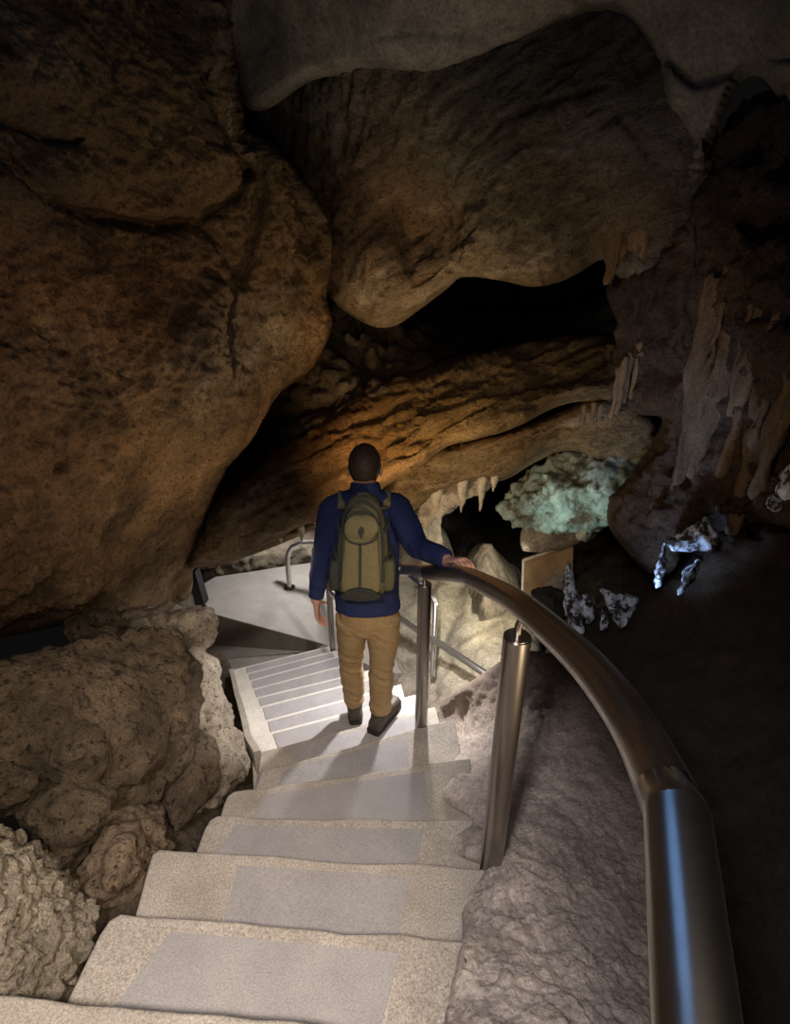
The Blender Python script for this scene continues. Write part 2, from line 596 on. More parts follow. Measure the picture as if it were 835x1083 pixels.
def interp(vals, n):
    out = []
    for i in range(len(vals) - 1):
        for s in range(n):
            a, b = vals[i], vals[i + 1]
            t = s / n
            out.append(tuple(x + (y - x) * t for x, y in zip(a, b)) if isinstance(a, tuple) else a + (b - a) * t)
    out.append(vals[-1])
    return out


def prism(bm, top, bottom):
    """solid between two polygons of equal length"""
    a = [bm.verts.new(p) for p in top]; b = [bm.verts.new(p) for p in bottom]
    bm.faces.new(a); bm.faces.new(b[::-1])
    n = len(a)
    for i in range(n):
        bm.faces.new((a[i], b[i], b[(i + 1) % n], a[(i + 1) % n]))
    return bm


def ellipsoid(bm, c, r, rot=None, seg=24, rng=16):
    m = Matrix.Translation(c) @ (rot.to_4x4() if rot else Matrix()) @ Matrix.Diagonal((*r, 1))
    bmesh.ops.create_uvsphere(bm, u_segments=seg, v_segments=rng, radius=1, matrix=m)


#@@SETTING
# ------------------------------------------------------------------ staircase
NOS = [  # photo left end, right end of each nosing, height below the eye
    ((-20, 1049), (500, 1099), -1.60),
    ((118, 963), (508, 997), -1.77),
    ((160, 897), (521, 919), -1.94),
    ((222, 862), (512, 868), -2.11),
    ((240, 838), (497, 801), -2.28),
    ((276, 815), (480, 759), -2.45),
    ((275, 795), (460, 747), -2.62),
    ((265, 779), (440, 734), -2.79),
    ((262, 766), (424, 723), -2.96),
    ((258, 751), (409, 712), -3.13),
    ((255, 741), (395, 707), -3.30),
    ((252, 732), (382, 698), -3.47),
    ((250, 723), (371, 690), -3.64),
    ((248, 715), (361, 686), -3.81),
    ((246, 708), (352, 682), -3.98),
]
nos = [(P(*l, z=z), P(*r, z=z)) for l, r, z in NOS]
nos.insert(0, (nos[0][0] + Vector((0.0, -0.3, 0.17)), nos[0][1] + Vector((0.05, -0.3, 0.17))))
# left edge overrides of a few treads: back-left corner of the visible tread
BACKL = {2: (70, 1052), 3: (149, 962), 4: (207, 898), 5: (233, 862), 6: (268, 832)}
stair = empty('staircase', (0.0, 2.2, ZC - 4.2), 'winding concrete staircase with grey grip panels descending past the man', 'stairs')
# mats: (photo corners near nosing left, right), inset fractions
MATF = {1: (0.2, 0.8), 2: (0.20, 0.80), 3: (0.27, 0.77), 4: (0.12, 0.78), 5: (0.14, 0.80), 6: (0.13, 0.74)}
def lerp(a, b, t): return a + (b - a) * t
for i in range(1, len(nos)):
    L0, R0 = nos[i - 1]; L1, R1 = nos[i]
    z = L1.z
    bl = Vector((L0.x, L0.y, z)); br = Vector((R0.x, R0.y, z))
    if i in BACKL:
        bl = P(*BACKL[i], z=z - ZC)
    nb = (bl - L1); nb.z = 0
    mid = (L0 - L1); mid.z = 0
    ext = Vector((0, -0.12, 0)) if i < 7 else Vector((-0.03, -0.12, 0))
    zl = Vector((0, 0, -0.17 if i < 15 else -0.3))
    bm = bmesh.new()
    nseg = 14
    lip = []
    # irregular worn nosing edge
    for k in range(nseg + 1):
        t = k / nseg
        p = lerp(L1, R1, t)
        amp = 0.012 if i < 7 else 0.0015
        p = p + Vector((0, 1, 0)) * amp * noise.noise(Vector((t * 7, i * 3.1, 0))) 
        lip.append(p)
    if i < 6:  # rounded far-left corner
        c = lip[0]; d1 = (lip[2] - lip[0]); d2 = (bl - L1)
        d1.normalize(); d2.normalize()
        rr = 0.06
        lip[0:1] = [c + d2 * rr, c + d2 * rr * .35 + d1 * rr * .1, c + d1 * rr * .5]
    top = [bl + ext] + lip + [br + ext]
    prism(bm, top, [p + zl - Vector((0, 0, 0.25)) for p in top])
    bmesh.ops.recalc_face_normals(bm, faces=bm.faces)
    ed = [e for e in bm.edges if all(abs(v.co.z - z) < 1e-5 for v in e.verts)]
    bmesh.ops.bevel(bm, geom=ed, offset=0.010, segments=3, affect='EDGES', profile=0.5)
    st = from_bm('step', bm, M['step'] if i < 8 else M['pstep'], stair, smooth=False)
    # grip panel
    f0, f1 = MATF.get(i, (0.0, 0.0))
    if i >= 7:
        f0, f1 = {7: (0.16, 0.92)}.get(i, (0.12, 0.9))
    t0 = lerp(L1, R1, f0); t1 = lerp(L1, R1, f1)
    run0 = (lerp(L0, R0, f0) - t0); run1 = (lerp(L0, R0, f1) - t1)
    run0.z = run1.z = 0
    g0 = 0.045 if i < 7 else 0.028
    a = t0 + run0.normalized() * g0; b = t1 + run1.normalized() * g0
    q = [a, b, t1 + run1 * 1.0, t0 + run0 * 1.0]
    bm = bmesh.new()
    up = Vector((0, 0, 0.004))
    prism(bm, [p + up for p in q], [p - Vector((0, 0, 0.004)) for p in q])
    from_bm('grip_panel', bm, M['mat'], st, smooth=False)

# stringer along the left of the lower flight
bm = bmesh.new()
sl = [nos[i][0] for i in range(7, 16)]
top = [p + Vector((-0.0, 0, 0.012)) for p in sl]
def strip(bm, a, b, depth):
    for i in range(len(a) - 1):
        prism(bm, [a[i], a[i + 1], b[i + 1], b[i]], [v - Vector((0, 0, depth)) for v in (a[i], a[i + 1], b[i + 1], b[i])])
outer = [p + Vector((-0.035, -0.01, 0.0)) for p in top]
strip(bm, outer, [p + Vector((0.005, 0, 0)) for p in top], 0.7)
from_bm('stringer', bm, M['nose'], stair, smooth=False)

# lower landing: raised platform beyond the flight, floor wedge in front of it
zt = -4.10
T1 = P(222, 648, z=zt); T2 = P(343, 681, z=zt)
plat = [(222, 648), (212, 630), (214, 618), (228, 610), (276, 603), (300, 599), (345, 593), (400, 600), (432, 640), (456, 690), (456, 712), (430, 712), (408, 712), (343, 681)]
top = [P(x, y, z=zt) for x, y in plat]
bm = bmesh.new(); prism(bm, top, [p - Vector((0, 0, 0.6)) for p in top])
o = from_bm('landing_platform', bm, M['landing'], None, smooth=False)
tag(o, 'pale speckled concrete landing platform beyond the foot of the lower flight', 'landing')
bm = bmesh.new()
def on_plane(px, py):
    d = ray(px, py); n = Vector((-(T2 - T1).y, (T2 - T1).x, 0))
    t = (T1 - EYE).dot(n) / d.dot(n); return EYE + d * t
b1, b2 = on_plane(214, 681), on_plane(330, 689)
nrm = Vector(((T2 - T1).y, -(T2 - T1).x, 0)).normalized() * 0.012
if nrm.y > 0: nrm = -nrm
prism(bm, [T1 + nrm, T2 + nrm, T2 + nrm * .1, T1 + nrm * .1], [b1 + nrm, b2 + nrm, b2 + nrm * .1, b1 + nrm * .1])
o = from_bm('landing_riser', bm, M['darkcon'], None, smooth=False); tag(o, kind='structure'); o.name = 'trim_1'
top = [b1, b2, P(352, 684, z=b2.z - ZC) , P(260, 725, z=b1.z - ZC - .02), P(205, 735, z=b1.z - ZC - .02), P(190, 700, z=b1.z - ZC)]
bm = bmesh.new(); prism(bm, top, [p - Vector((0, 0, 0.3)) for p in top])
o = from_bm('floor', bm, M['landing'], None, smooth=False); tag(o, kind='structure')

# ------------------------------------------------------------------ handrails
def dpath(l, n=8): return spline([P(x, y, D=d) for x, y, d in l], n)
RAIL_R = 0.036
railo = empty('handrail', P(519, 915, z=-1.94), 'polished steel handrail curving from the foreground down to the hand of the man', 'handrail')
G7 = nos[7][1]
up_pts = [(452, 605, 2.74), (487, 607.5, 2.36), (504, 614, 2.08), (530, 627, 1.76), (556, 644, 1.49), (608, 690, 1.16), (650, 739, .955), (681, 789, .82), (716, 864, .645)]
post3b = P(352, 693, z=-3.9)
post3t = post3b + Vector((0, 0, 0.96))
rp = dpath(up_pts, 10)
kk = rp[-1]
_e = P(738, 1100, D=.475)
strt = [kk, kk.lerp(_e, .33), kk.lerp(_e, .66), _e, kk.lerp(_e, 1.3)]
ta = (kk - rp[-2]).normalized(); tb_ = (strt[1] - kk).normalized()
mit = (ta + tb_).normalized()
def mitre(bm, idx, d):
    for k in idx:
        v = bm.verts[k]; v.co += d * ((kk - v.co).dot(mit) / d.dot(mit))
bm = bmesh.new(); add_tube(bm, rp[:-1] + [kk - ta * .05, kk], RAIL_R, 32, Vector((0, 0, 1)), caps='flat')
bm.verts.ensure_lookup_table(); mitre(bm, range(len(bm.verts) - 32, len(bm.verts)), ta)
from_bm('curved_rail', bm, M['steel'], railo)
bm = bmesh.new(); add_tube(bm, [kk, kk + tb_ * .05] + strt[1:], RAIL_R, 32, Vector((0, 0, 1)), caps='flat')
bm.verts.ensure_lookup_table(); mitre(bm, range(32), tb_)
from_bm('straight_rail', bm, M['steel'], railo)
# lower run: from the second post down behind the man to the third post
low = [rp[0], P(430, 603, D=2.98), P(408, 606, D=3.25), post3t + Vector((0.14, -.5, 0.10)), post3t, post3t + Vector((-0.12, 0.5, -0.08)), P(335, 575, D=7.0), P(318, 574, D=7.2)]
lp = spline(low, 8)
bend = [P(309, 578, D=7.3), P(304, 590, D=7.38), P(306, 621, z=zt)]
bm = bmesh.new(); add_tube(bm, lp + spline(bend, 5), 0.032, 16, Vector((0, 0, 1)), caps='flat')
from_bm('lower_rail', bm, M['steelw'], railo)
bp = P(306, 622, z=zt)
bm = bmesh.new(); add_tube(bm, [bp, bp + Vector((0, 0, .015))], .075, 20, caps='flat')
from_bm('base_plate', bm, M['steel'], railo)

def post(base, railpt, r=0.038, gap=0.06):
    t = Vector((base.x, base.y, railpt.z - gap - 0.03))
    bm = bmesh.new(); add_tube(bm, [base - Vector((0, 0, .03)), t], r, 28, caps='flat')
    bmesh.ops.bevel(bm, geom=[e for e in bm.edges if all(abs(v.co.z - t.z) < 1e-4 for v in e.verts)], offset=.004, segments=2, affect='EDGES')
    po = from_bm('post', bm, M['steel'], railo)
    for p in po.data.polygons:
        if abs(p.normal.z) > .9: p.use_smooth = False
    bm = bmesh.new(); add_tube(bm, [t - Vector((0, 0, .005)), t + Vector((0, 0, .008)), t + Vector((0, 0, .03)), Vector((railpt.x, railpt.y, railpt.z))], [.011] * 4, 14, caps='flat')
    from_bm('spigot', bm, M['steel'], po)
    return po
b1p = P(519, 915, z=-1.945); r1 = min(rp, key=lambda p: abs(p.y - b1p.y)); post(b1p, r1)
b2p = P(445, 766, z=-2.455); r2 = min(rp, key=lambda p: (p.xy - b2p.xy).length); post(b2p, r2, .034, .045)
# small bracket arm from second post to the lower rail
bm = bmesh.new(); t2 = Vector((b2p.x, b2p.y, r2.z - .10)); add_tube(bm, spline([t2, t2 + Vector((-.03, .02, .02)), P(430, 606, D=2.98)], 5), .012, 10)
from_bm('bracket', bm, M['steelw'], railo)
bm = bmesh.new(); add_tube(bm, [post3b, post3t], .03, 16, caps='flat'); from_bm('post', bm, M['steel'], railo)
bm = bmesh.new(); add_tube(bm, [post3b, post3b + Vector((0, 0, .03))], .045, 16, caps='flat'); from_bm('base_plate', bm, M['steel'], railo)

rail2 = empty('handrail', P(456, 713, D=5.3), 'lower steel handrail seen below the main rail, between the man and the near post', 'handrail')
bm = bmesh.new()
add_tube(bm, spline([P(405, 640, D=5.6), P(424, 655, D=5.4), P(470, 684, D=5.0), P(512, 712, D=4.6), P(540, 730, D=4.4)], 6), .03, 16, Vector((0, 0, 1)), caps='flat')
from_bm('sloping_rail', bm, M['steelw'], rail2)
bm = bmesh.new()
add_tube(bm, spline([P(440, 622, D=5.5), P(452, 627, D=5.4), P(459, 636, D=5.35), P(460, 650, D=5.32), P(457, 715, D=5.28)], 6), .026, 16, caps='flat')
from_bm('bent_post', bm, M['steelw'], rail2)

# black upright of unclear kind at the foot of the left wall, built as a plank
bm = bmesh.new()
q = [P(200, 607, D=7.0), P(206, 605, D=7.0), P(216, 640, D=6.9), P(206, 640, D=6.9)]
prism(bm, q, [p + Vector((0.02, .12, 0)) for p in q])
o = from_bm('bollard', bm, M['black'], None, smooth=False); tag(o, 'narrow black upright bollard at the foot of the left wall by the landing', 'bollard')

# ------------------------------------------------------------------ cave rock
BR = (0.26, 0.165, 0.085); DK = (0.13, 0.09, 0.055); GY = (0.12, 0.115, 0.105); OR = (0.33, 0.18, 0.07); PL = (0.36, 0.28, 0.2)
Z0 = (0, 0, 0)
def z(x, y, c): return (x, y, *c)
# left wall, upper overhanging block + planar face + ridge in one mass
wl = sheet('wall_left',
    [(-160, -160), (120, -160), (232, -130), (243, -40), (247, 40), (252, 95), (262, 140), (285, 150), (318, 185), (338, 215), (352, 262), (345, 310), (352, 345), (330, 390), (296, 415), (262, 470), (238, 500), (216, 548), (205, 590), (196, 636), (120, 650), (60, 664), (-30, 682), (-160, 700)],
    [(-160, -160, 1.3), (-160, 300, 1.25), (-160, 650, 1.45), (0, 0, 1.75), (0, 120, 1.85), (0, 250, 1.95), (0, 400, 1.85), (0, 560, 2.0), (0, 660, 2.5), (120, 0, 2.15), (120, 130, 2.3), (120, 240, 2.5), (120, 400, 2.5), (110, 560, 2.9), (110, 650, 3.4), (230, 0, 2.7), (235, 120, 2.85), (235, 230, 3.05), (240, 330, 3.2), (245, 410, 3.35), (200, 500, 3.5), (180, 590, 4.6), (310, 230, 3.5), (330, 300, 3.75), (290, 390, 3.9), (225, 530, 4.3), (195, 620, 5.6)],
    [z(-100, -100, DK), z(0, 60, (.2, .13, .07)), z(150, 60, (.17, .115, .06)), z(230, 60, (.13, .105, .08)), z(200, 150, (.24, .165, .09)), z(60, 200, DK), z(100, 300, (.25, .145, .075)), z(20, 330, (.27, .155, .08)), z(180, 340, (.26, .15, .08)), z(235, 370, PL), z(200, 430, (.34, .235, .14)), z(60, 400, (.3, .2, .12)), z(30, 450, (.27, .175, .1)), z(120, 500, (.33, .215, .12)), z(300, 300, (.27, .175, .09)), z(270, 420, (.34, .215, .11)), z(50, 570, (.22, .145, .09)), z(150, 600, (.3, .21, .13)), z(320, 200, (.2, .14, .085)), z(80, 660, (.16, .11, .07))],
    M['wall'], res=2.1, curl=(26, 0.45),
    creases=[([(-160, 120), (0, 160), (40, 195), (80, 222), (160, 240), (205, 232), (250, 205), (262, 180)], 7, 0.12),
             ([(-60, 100), (0, 128), (50, 150), (90, 152)], 6, 0.08),
             ([(215, 285), (243, 300), (247, 340), (241, 400), (246, 412)], 4, 0.10),
             ([(325, 225), (337, 240), (330, 258)], 8, 0.18), ([(218, 80), (232, 100), (240, 140), (258, 180)], 9, 0.22),
             ([(-60, 520), (30, 505), (100, 470), (140, 455)], 6, 0.05), ([(0, 655), (60, 620), (110, 590), (150, 570)], 8, 0.10), ([(210, 240), (235, 260), (250, 290)], 8, .12), ([(262, 140), (275, 160), (272, 200), (262, 260), (255, 300)], 7, .09)],
    bumps=[(60, 70, 90, 60, 0.12), (170, 110, 60, 50, 0.12), (225, 175, 35, 25, 0.12), (70, 190, 90, 22, 0.1), (300, 220, 22, 40, 0.1), (120, 440, 80, 50, 0.06), (300, 300, 25, 60, 0.06), (235, 30, 18, 60, .12)],
    layers=[('f', (0, 0, 0), (1.1, 1.1, 1.1), 0.085, 4), ('r', (0, .5, .6), (3.0, 3.0, 5.0), 0.028, 6), ('f', (0, .4, .5), (8, 8, 16), 0.024, 6), ('r', (.3, .2, .4), (9, 9, 15), 0.014, 5), ('v', (0, .3, 0), (6, 6, 9), 0.035, 1), ('f', (0, 0, 0), (26, 26, 34), 0.015, 5)],
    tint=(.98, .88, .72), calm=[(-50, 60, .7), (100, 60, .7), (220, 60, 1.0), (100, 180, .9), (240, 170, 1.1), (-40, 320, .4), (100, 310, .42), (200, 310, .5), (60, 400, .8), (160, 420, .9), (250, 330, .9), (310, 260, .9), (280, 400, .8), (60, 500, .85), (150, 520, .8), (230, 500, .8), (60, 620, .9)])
tag(wl, kind='structure')

# smooth grey slab over everything
ce = sheet('ceiling',
    [(180, -200), (1000, -200), (1000, 230), (850, 130), (800, 78), (770, 110), (735, 200), (722, 150), (700, 110), (688, 60), (665, 22), (622, 16), (560, 40), (505, 52), (450, 75), (400, 78), (330, 84), (270, 120), (240, 60)],
    [(180, -200, 2.0), (600, -200, 1.7), (1000, -200, 1.4), (250, 0, 3.2), (420, 0, 2.6), (600, -40, 2.4), (835, 0, 2.0), (980, 150, 1.7), (740, 140, 2.75), (420, 70, 2.9), (520, 45, 2.8), (640, 12, 2.75), (700, 60, 2.7), (780, 60, 2.5)],
    [z(300, 20, (.11, .10, .085)), z(420, 30, (.17, .155, .135)), z(560, 0, (.14, .125, .105)), z(800, 0, (.12, .115, .105)), z(740, 120, (.15, .14, .125)), z(830, 200, (.1, .09, .08))],
    M['smooth'], res=4.0, curl=(16, 0.22),
    creases=[([(400, 40), (470, 30), (520, 34)], 3, .02), ([(690, 60), (735, 90), (790, 75), (840, 70)], 4, .08), ([(560, -60), (620, 10)], 6, .05)],
    layers=[('f', (0, 0, 0), (1.0, 1.0, 1.0), 0.07, 3), ('f', (0, 0, 0), (6, 6, 6), 0.012, 5)])
tag(ce, kind='structure')

# big striated hanging block
hb = sheet('ceiling.001',
    [(235, 30), (300, 40), (380, 40), (500, 25), (640, -10), (720, 60), (765, 160), (748, 215), (720, 268), (690, 300), (655, 296), (640, 272), (610, 290), (570, 303), (530, 296), (490, 292), (474, 304), (440, 330), (412, 348), (385, 342), (352, 318), (330, 280), (300, 200), (250, 140)],
    [(240, 60, 4.3), (280, 130, 4.4), (300, 220, 4.5), (350, 100, 3.45), (380, 60, 3.1), (500, 50, 2.95), (640, 15, 2.9), (720, 120, 2.85), (745, 200, 2.95), (700, 280, 3.5), (640, 250, 3.45), (570, 280, 3.45), (480, 270, 3.55), (480, 180, 3.25), (580, 170, 3.1), (400, 170, 3.5), (400, 260, 3.75), (440, 250, 3.9), (410, 335, 4.0), (350, 290, 4.2)],
    [z(260, 120, (.04, .035, .03)), z(320, 130, (.1, .08, .06)), z(340, 90, (.14, .115, .085)), z(480, 80, (.13, .115, .09)), z(600, 60, (.12, .11, .1)), z(640, 100, (.13, .115, .1)), z(420, 140, (.18, .13, .08)), z(380, 280, (.26, .175, .1)), z(430, 240, (.26, .165, .09)), z(470, 180, (.17, .135, .085)), z(560, 160, (.15, .12, .08)), z(520, 250, (.26, .205, .125)), z(600, 250, (.25, .195, .12)), z(660, 220, (.2, .155, .11)), z(720, 250, (.12, .09, .065)), z(560, 290, (.3, .23, .14))],
    M['strata'], res=3.0, curl=(24, 0.40),
    creases=[([(335, 200), (352, 240), (350, 300)], 9, .15), ([(462, 200), (478, 240), (475, 285)], 6, .10), ([(420, 215), (428, 260), (440, 300)], 4, .05), ([(380, 180), (470, 110), (560, 60)], 4, .02), ([(470, 190), (540, 120), (640, 90)], 4, .03), ([(500, 175), (560, 150), (600, 150), (680, 110)], 4, .025), ([(490, 220), (560, 195), (640, 200)], 4, .02), ([(655, 120), (690, 170), (720, 240)], 6, .03)],
    bumps=[(395, 290, 40, 40, .12), (400, 190, 50, 50, .08), (560, 240, 90, 50, .12), (600, 110, 60, 40, .08), (440, 250, 14, 50, .08)],
    layers=[('f', (0, 0, 0), (1.2, 1.2, 1.2), 0.06, 4), ('r', grain(38), (1.6, 10, 3), 0.045, 5), ('f', grain(38), (5, 26, 9), 0.034, 6), ('v', (0, .3, .2), (8, 8, 8), 0.03, 1), ('f', (0, 0, 0), (28, 28, 28), 0.012, 4)],
    calm=[(250, 60, .5), (600, 30, .35), (430, 90, .6), (560, 180, 1), (560, 270, 1.1), (400, 280, .6), (430, 200, .7), (720, 150, .5), (640, 100, .6)])
tag(hb, kind='structure')

# layered orange slabs hanging over the lower flight
s1 = sheet('ceiling.002',
    [(196, 600), (212, 560), (240, 510), (300, 470), (345, 440), (395, 408), (440, 392), (500, 372), (560, 360), (640, 352), (690, 380), (670, 420), (618, 424), (585, 432), (545, 452), (500, 465), (470, 474), (440, 498), (400, 520), (380, 560), (330, 552), (280, 578), (230, 596)],
    [(200, 595, 4.9), (240, 530, 4.7), (300, 480, 4.6), (350, 520, 4.35), (400, 410, 4.7), (430, 450, 4.25), (500, 380, 4.6), (520, 430, 4.15), (600, 370, 4.5), (600, 410, 4.15), (680, 390, 4.3), (330, 550, 4.5), (260, 570, 4.75)],
    [z(220, 570, (.3, .21, .12)), z(300, 500, (.2, .125, .06)), z(350, 480, (.36, .19, .07)), z(420, 460, (.4, .225, .08)), z(460, 420, (.38, .235, .095)), z(520, 420, (.36, .24, .11)), z(600, 390, (.28, .19, .1)), z(650, 370, (.16, .115, .07)), z(330, 540, (.28, .17, .08)), z(500, 370, (.12, .085, .05))],
    M['slab'], res=2.6, curl=(16, 0.35),
    creases=[([(240, 520), (262, 500), (300, 480), (340, 460)], 7, .12), ([(400, 450), (480, 430), (560, 408), (620, 396)], 3, .03), ([(430, 470), (520, 440), (590, 422)], 3, .03), ([(300, 540), (350, 500), (400, 470)], 5, .03)],
    bumps=[(390, 470, 50, 40, .1), (270, 480, 40, 16, .1)],
    layers=[('f', (0, 0, 0), (1.5, 1.5, 1.5), 0.05, 4), ('r', grain(22), (2.2, 11, 4), 0.035, 5), ('f', grain(22), (9, 22, 14), 0.018, 5), ('f', (0, 0, 0), (34, 34, 34), 0.007, 4)])
tag(s1, kind='structure')
s2 = sheet('ceiling.003',
    [(196, 606), (250, 578), (320, 552), (380, 530), (430, 490), (470, 470), (530, 458), (590, 436), (640, 420), (690, 440), (700, 480), (640, 490), (600, 476), (560, 492), (532, 508), (500, 512), (470, 520), (446, 536), (420, 552), (370, 556), (330, 562), (270, 586), (225, 600)],
    [(200, 602, 5.2), (280, 570, 5.1), (350, 555, 4.85), (430, 510, 4.6), (470, 500, 4.45), (530, 480, 4.4), (600, 455, 4.4), (680, 460, 4.3), (440, 540, 4.65), (520, 508, 4.6)],
    [z(220, 590, (.3, .21, .12)), z(330, 550, (.28, .18, .09)), z(430, 515, (.3, .19, .08)), z(500, 490, (.32, .215, .1)), z(570, 465, (.28, .18, .09)), z(660, 455, (.2, .13, .07))],
    M['slab'], res=2.6, curl=(14, 0.3),
    layers=[('f', (0, 0, 0), (1.5, 1.5, 1.5), 0.04, 4), ('r', grain(22), (2.2, 11, 4), 0.03, 5), ('f', grain(22), (9, 22, 14), 0.016, 5), ('f', (0, 0, 0), (34, 34, 34), 0.007, 4)])
tag(s2, kind='structure')

# broken rubble ledge between left ridge and the hanging block
rb = sheet('wall_left.001',
    [(280, 300), (350, 250), (420, 320), (470, 330), (520, 330), (600, 330), (660, 300), (720, 320), (700, 400), (600, 385), (500, 390), (420, 420), (350, 460), (290, 500), (220, 560), (200, 520), (250, 420)],
    [(300, 340, 5.6), (360, 330, 5.6), (350, 400, 4.9), (300, 460, 5.1), (430, 345, 5.6), (420, 390, 4.9), (500, 350, 6.0), (560, 340, 6.2), (560, 370, 5.2), (640, 345, 5.0), (690, 340, 4.6), (640, 380, 4.7), (240, 540, 5.7), (450, 395, 4.9)],
    [z(350, 330, (.05, .04, .03)), z(340, 400, (.2, .145, .09)), z(300, 460, (.27, .19, .12)), z(430, 365, (.16, .115, .08)), z(520, 360, (.03, .025, .02)), z(640, 345, (.11, .1, .09)), z(580, 375, (.12, .085, .055)), z(250, 520, (.28, .19, .11))],
    M['wall'], res=3.2, curl=(14, 0.3),
    creases=[([(262, 480), (290, 445), (350, 430), (380, 410)], 7, .2), ([(350, 360), (400, 395), (450, 400)], 8, .2), ([(375, 345), (385, 400)], 6, .15), ([(405, 350), (400, 390)], 5, .12)],
    layers=[('f', (0, 0, 0), (1.6, 1.6, 1.6), 0.1, 4), ('v', (0, 0, 0), (4, 4, 5), 0.16, 1), ('f', (0, 0, 0), (10, 10, 12), 0.03, 5)])
tag(rb, kind='structure')

# right wall
wr = sheet('wall_right',
    [(640, 300), (690, 270), (735, 190), (780, 120), (850, 90), (1000, 60), (1000, 640), (835, 560), (770, 560), (740, 570), (700, 610), (668, 590), (640, 540), (690, 470), (700, 440), (655, 440), (640, 400), (655, 350)],
    [(650, 330, 3.9), (660, 420, 4.2), (700, 250, 3.4), (745, 190, 3.0), (700, 330, 3.6), (800, 130, 2.7), (1000, 80, 1.8), (1000, 600, 1.8), (760, 300, 3.05), (835, 250, 2.6), (835, 350, 2.6), (740, 420, 3.4), (690, 500, 3.9), (650, 540, 4.1), (680, 590, 3.8), (760, 500, 3.3), (780, 550, 3.1), (835, 480, 2.9), (835, 545, 2.6)],
    [z(690, 330, (.13, .095, .07)), z(660, 390, (.15, .105, .065)), z(700, 440, (.18, .125, .075)), z(770, 260, (.21, .15, .09)), z(800, 180, (.1, .075, .065)), z(820, 260, (.06, .05, .048)), z(770, 380, (.21, .155, .1)), z(820, 340, (.09, .07, .06)), z(700, 520, (.15, .095, .055)), z(760, 540, (.1, .065, .04)), z(680, 580, (.13, .085, .05)), z(835, 540, (.12, .085, .055)), z(740, 220, (.13, .1, .08))],
    M['wall'], res=3.2, curl=(18, 0.35),
    creases=[([(742, 240), (735, 300), (730, 400), (715, 500)], 9, .14), ([(690, 280), (680, 360), (660, 420)], 6, .06), ([(715, 260), (700, 340), (690, 390)], 5, .05), ([(790, 240), (850, 235)], 14, .15), ([(800, 330), (850, 330)], 14, .15), ([(735, 200), (760, 150), (800, 110)], 7, .08)],
    bumps=[(700, 540, 40, 50, .15), (765, 265, 22, 40, .12), (810, 200, 40, 20, .12)],
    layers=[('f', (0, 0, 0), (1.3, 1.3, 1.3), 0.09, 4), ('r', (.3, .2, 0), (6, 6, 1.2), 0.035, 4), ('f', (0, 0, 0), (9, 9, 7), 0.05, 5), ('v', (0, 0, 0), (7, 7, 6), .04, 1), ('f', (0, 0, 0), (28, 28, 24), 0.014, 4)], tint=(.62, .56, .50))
tag(wr, kind='structure')

# dark slope on the right, below the wall
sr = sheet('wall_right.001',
    [(590, 660), (640, 640), (700, 620), (760, 560), (835, 545), (1000, 560), (1100, 1250), (700, 1250), (640, 1000), (610, 800), (570, 740)],
    [(590, 680, 3.9), (680, 640, 3.7), (760, 580, 3.3), (835, 560, 3.0), (1000, 600, 2.0), (640, 760, 3.0), (740, 700, 2.9), (835, 680, 2.5), (700, 900, 2.3), (835, 900, 2.0), (1000, 900, 1.6), (800, 1080, 1.8), (1000, 1200, 1.3), (680, 1080, 1.9)],
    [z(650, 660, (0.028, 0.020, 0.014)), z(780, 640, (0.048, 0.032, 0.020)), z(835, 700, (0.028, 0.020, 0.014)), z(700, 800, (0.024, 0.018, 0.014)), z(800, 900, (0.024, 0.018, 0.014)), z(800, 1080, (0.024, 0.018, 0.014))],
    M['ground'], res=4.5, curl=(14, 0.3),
    creases=[([(700, 660), (780, 670), (850, 690)], 12, .1)],
    layers=[('f', (0, 0, 0), (1.3, 1.3, 1.3), 0.09, 4), ('f', (0, 0, 0), (9, 9, 9), 0.025, 5)])
tag(sr, kind='structure')

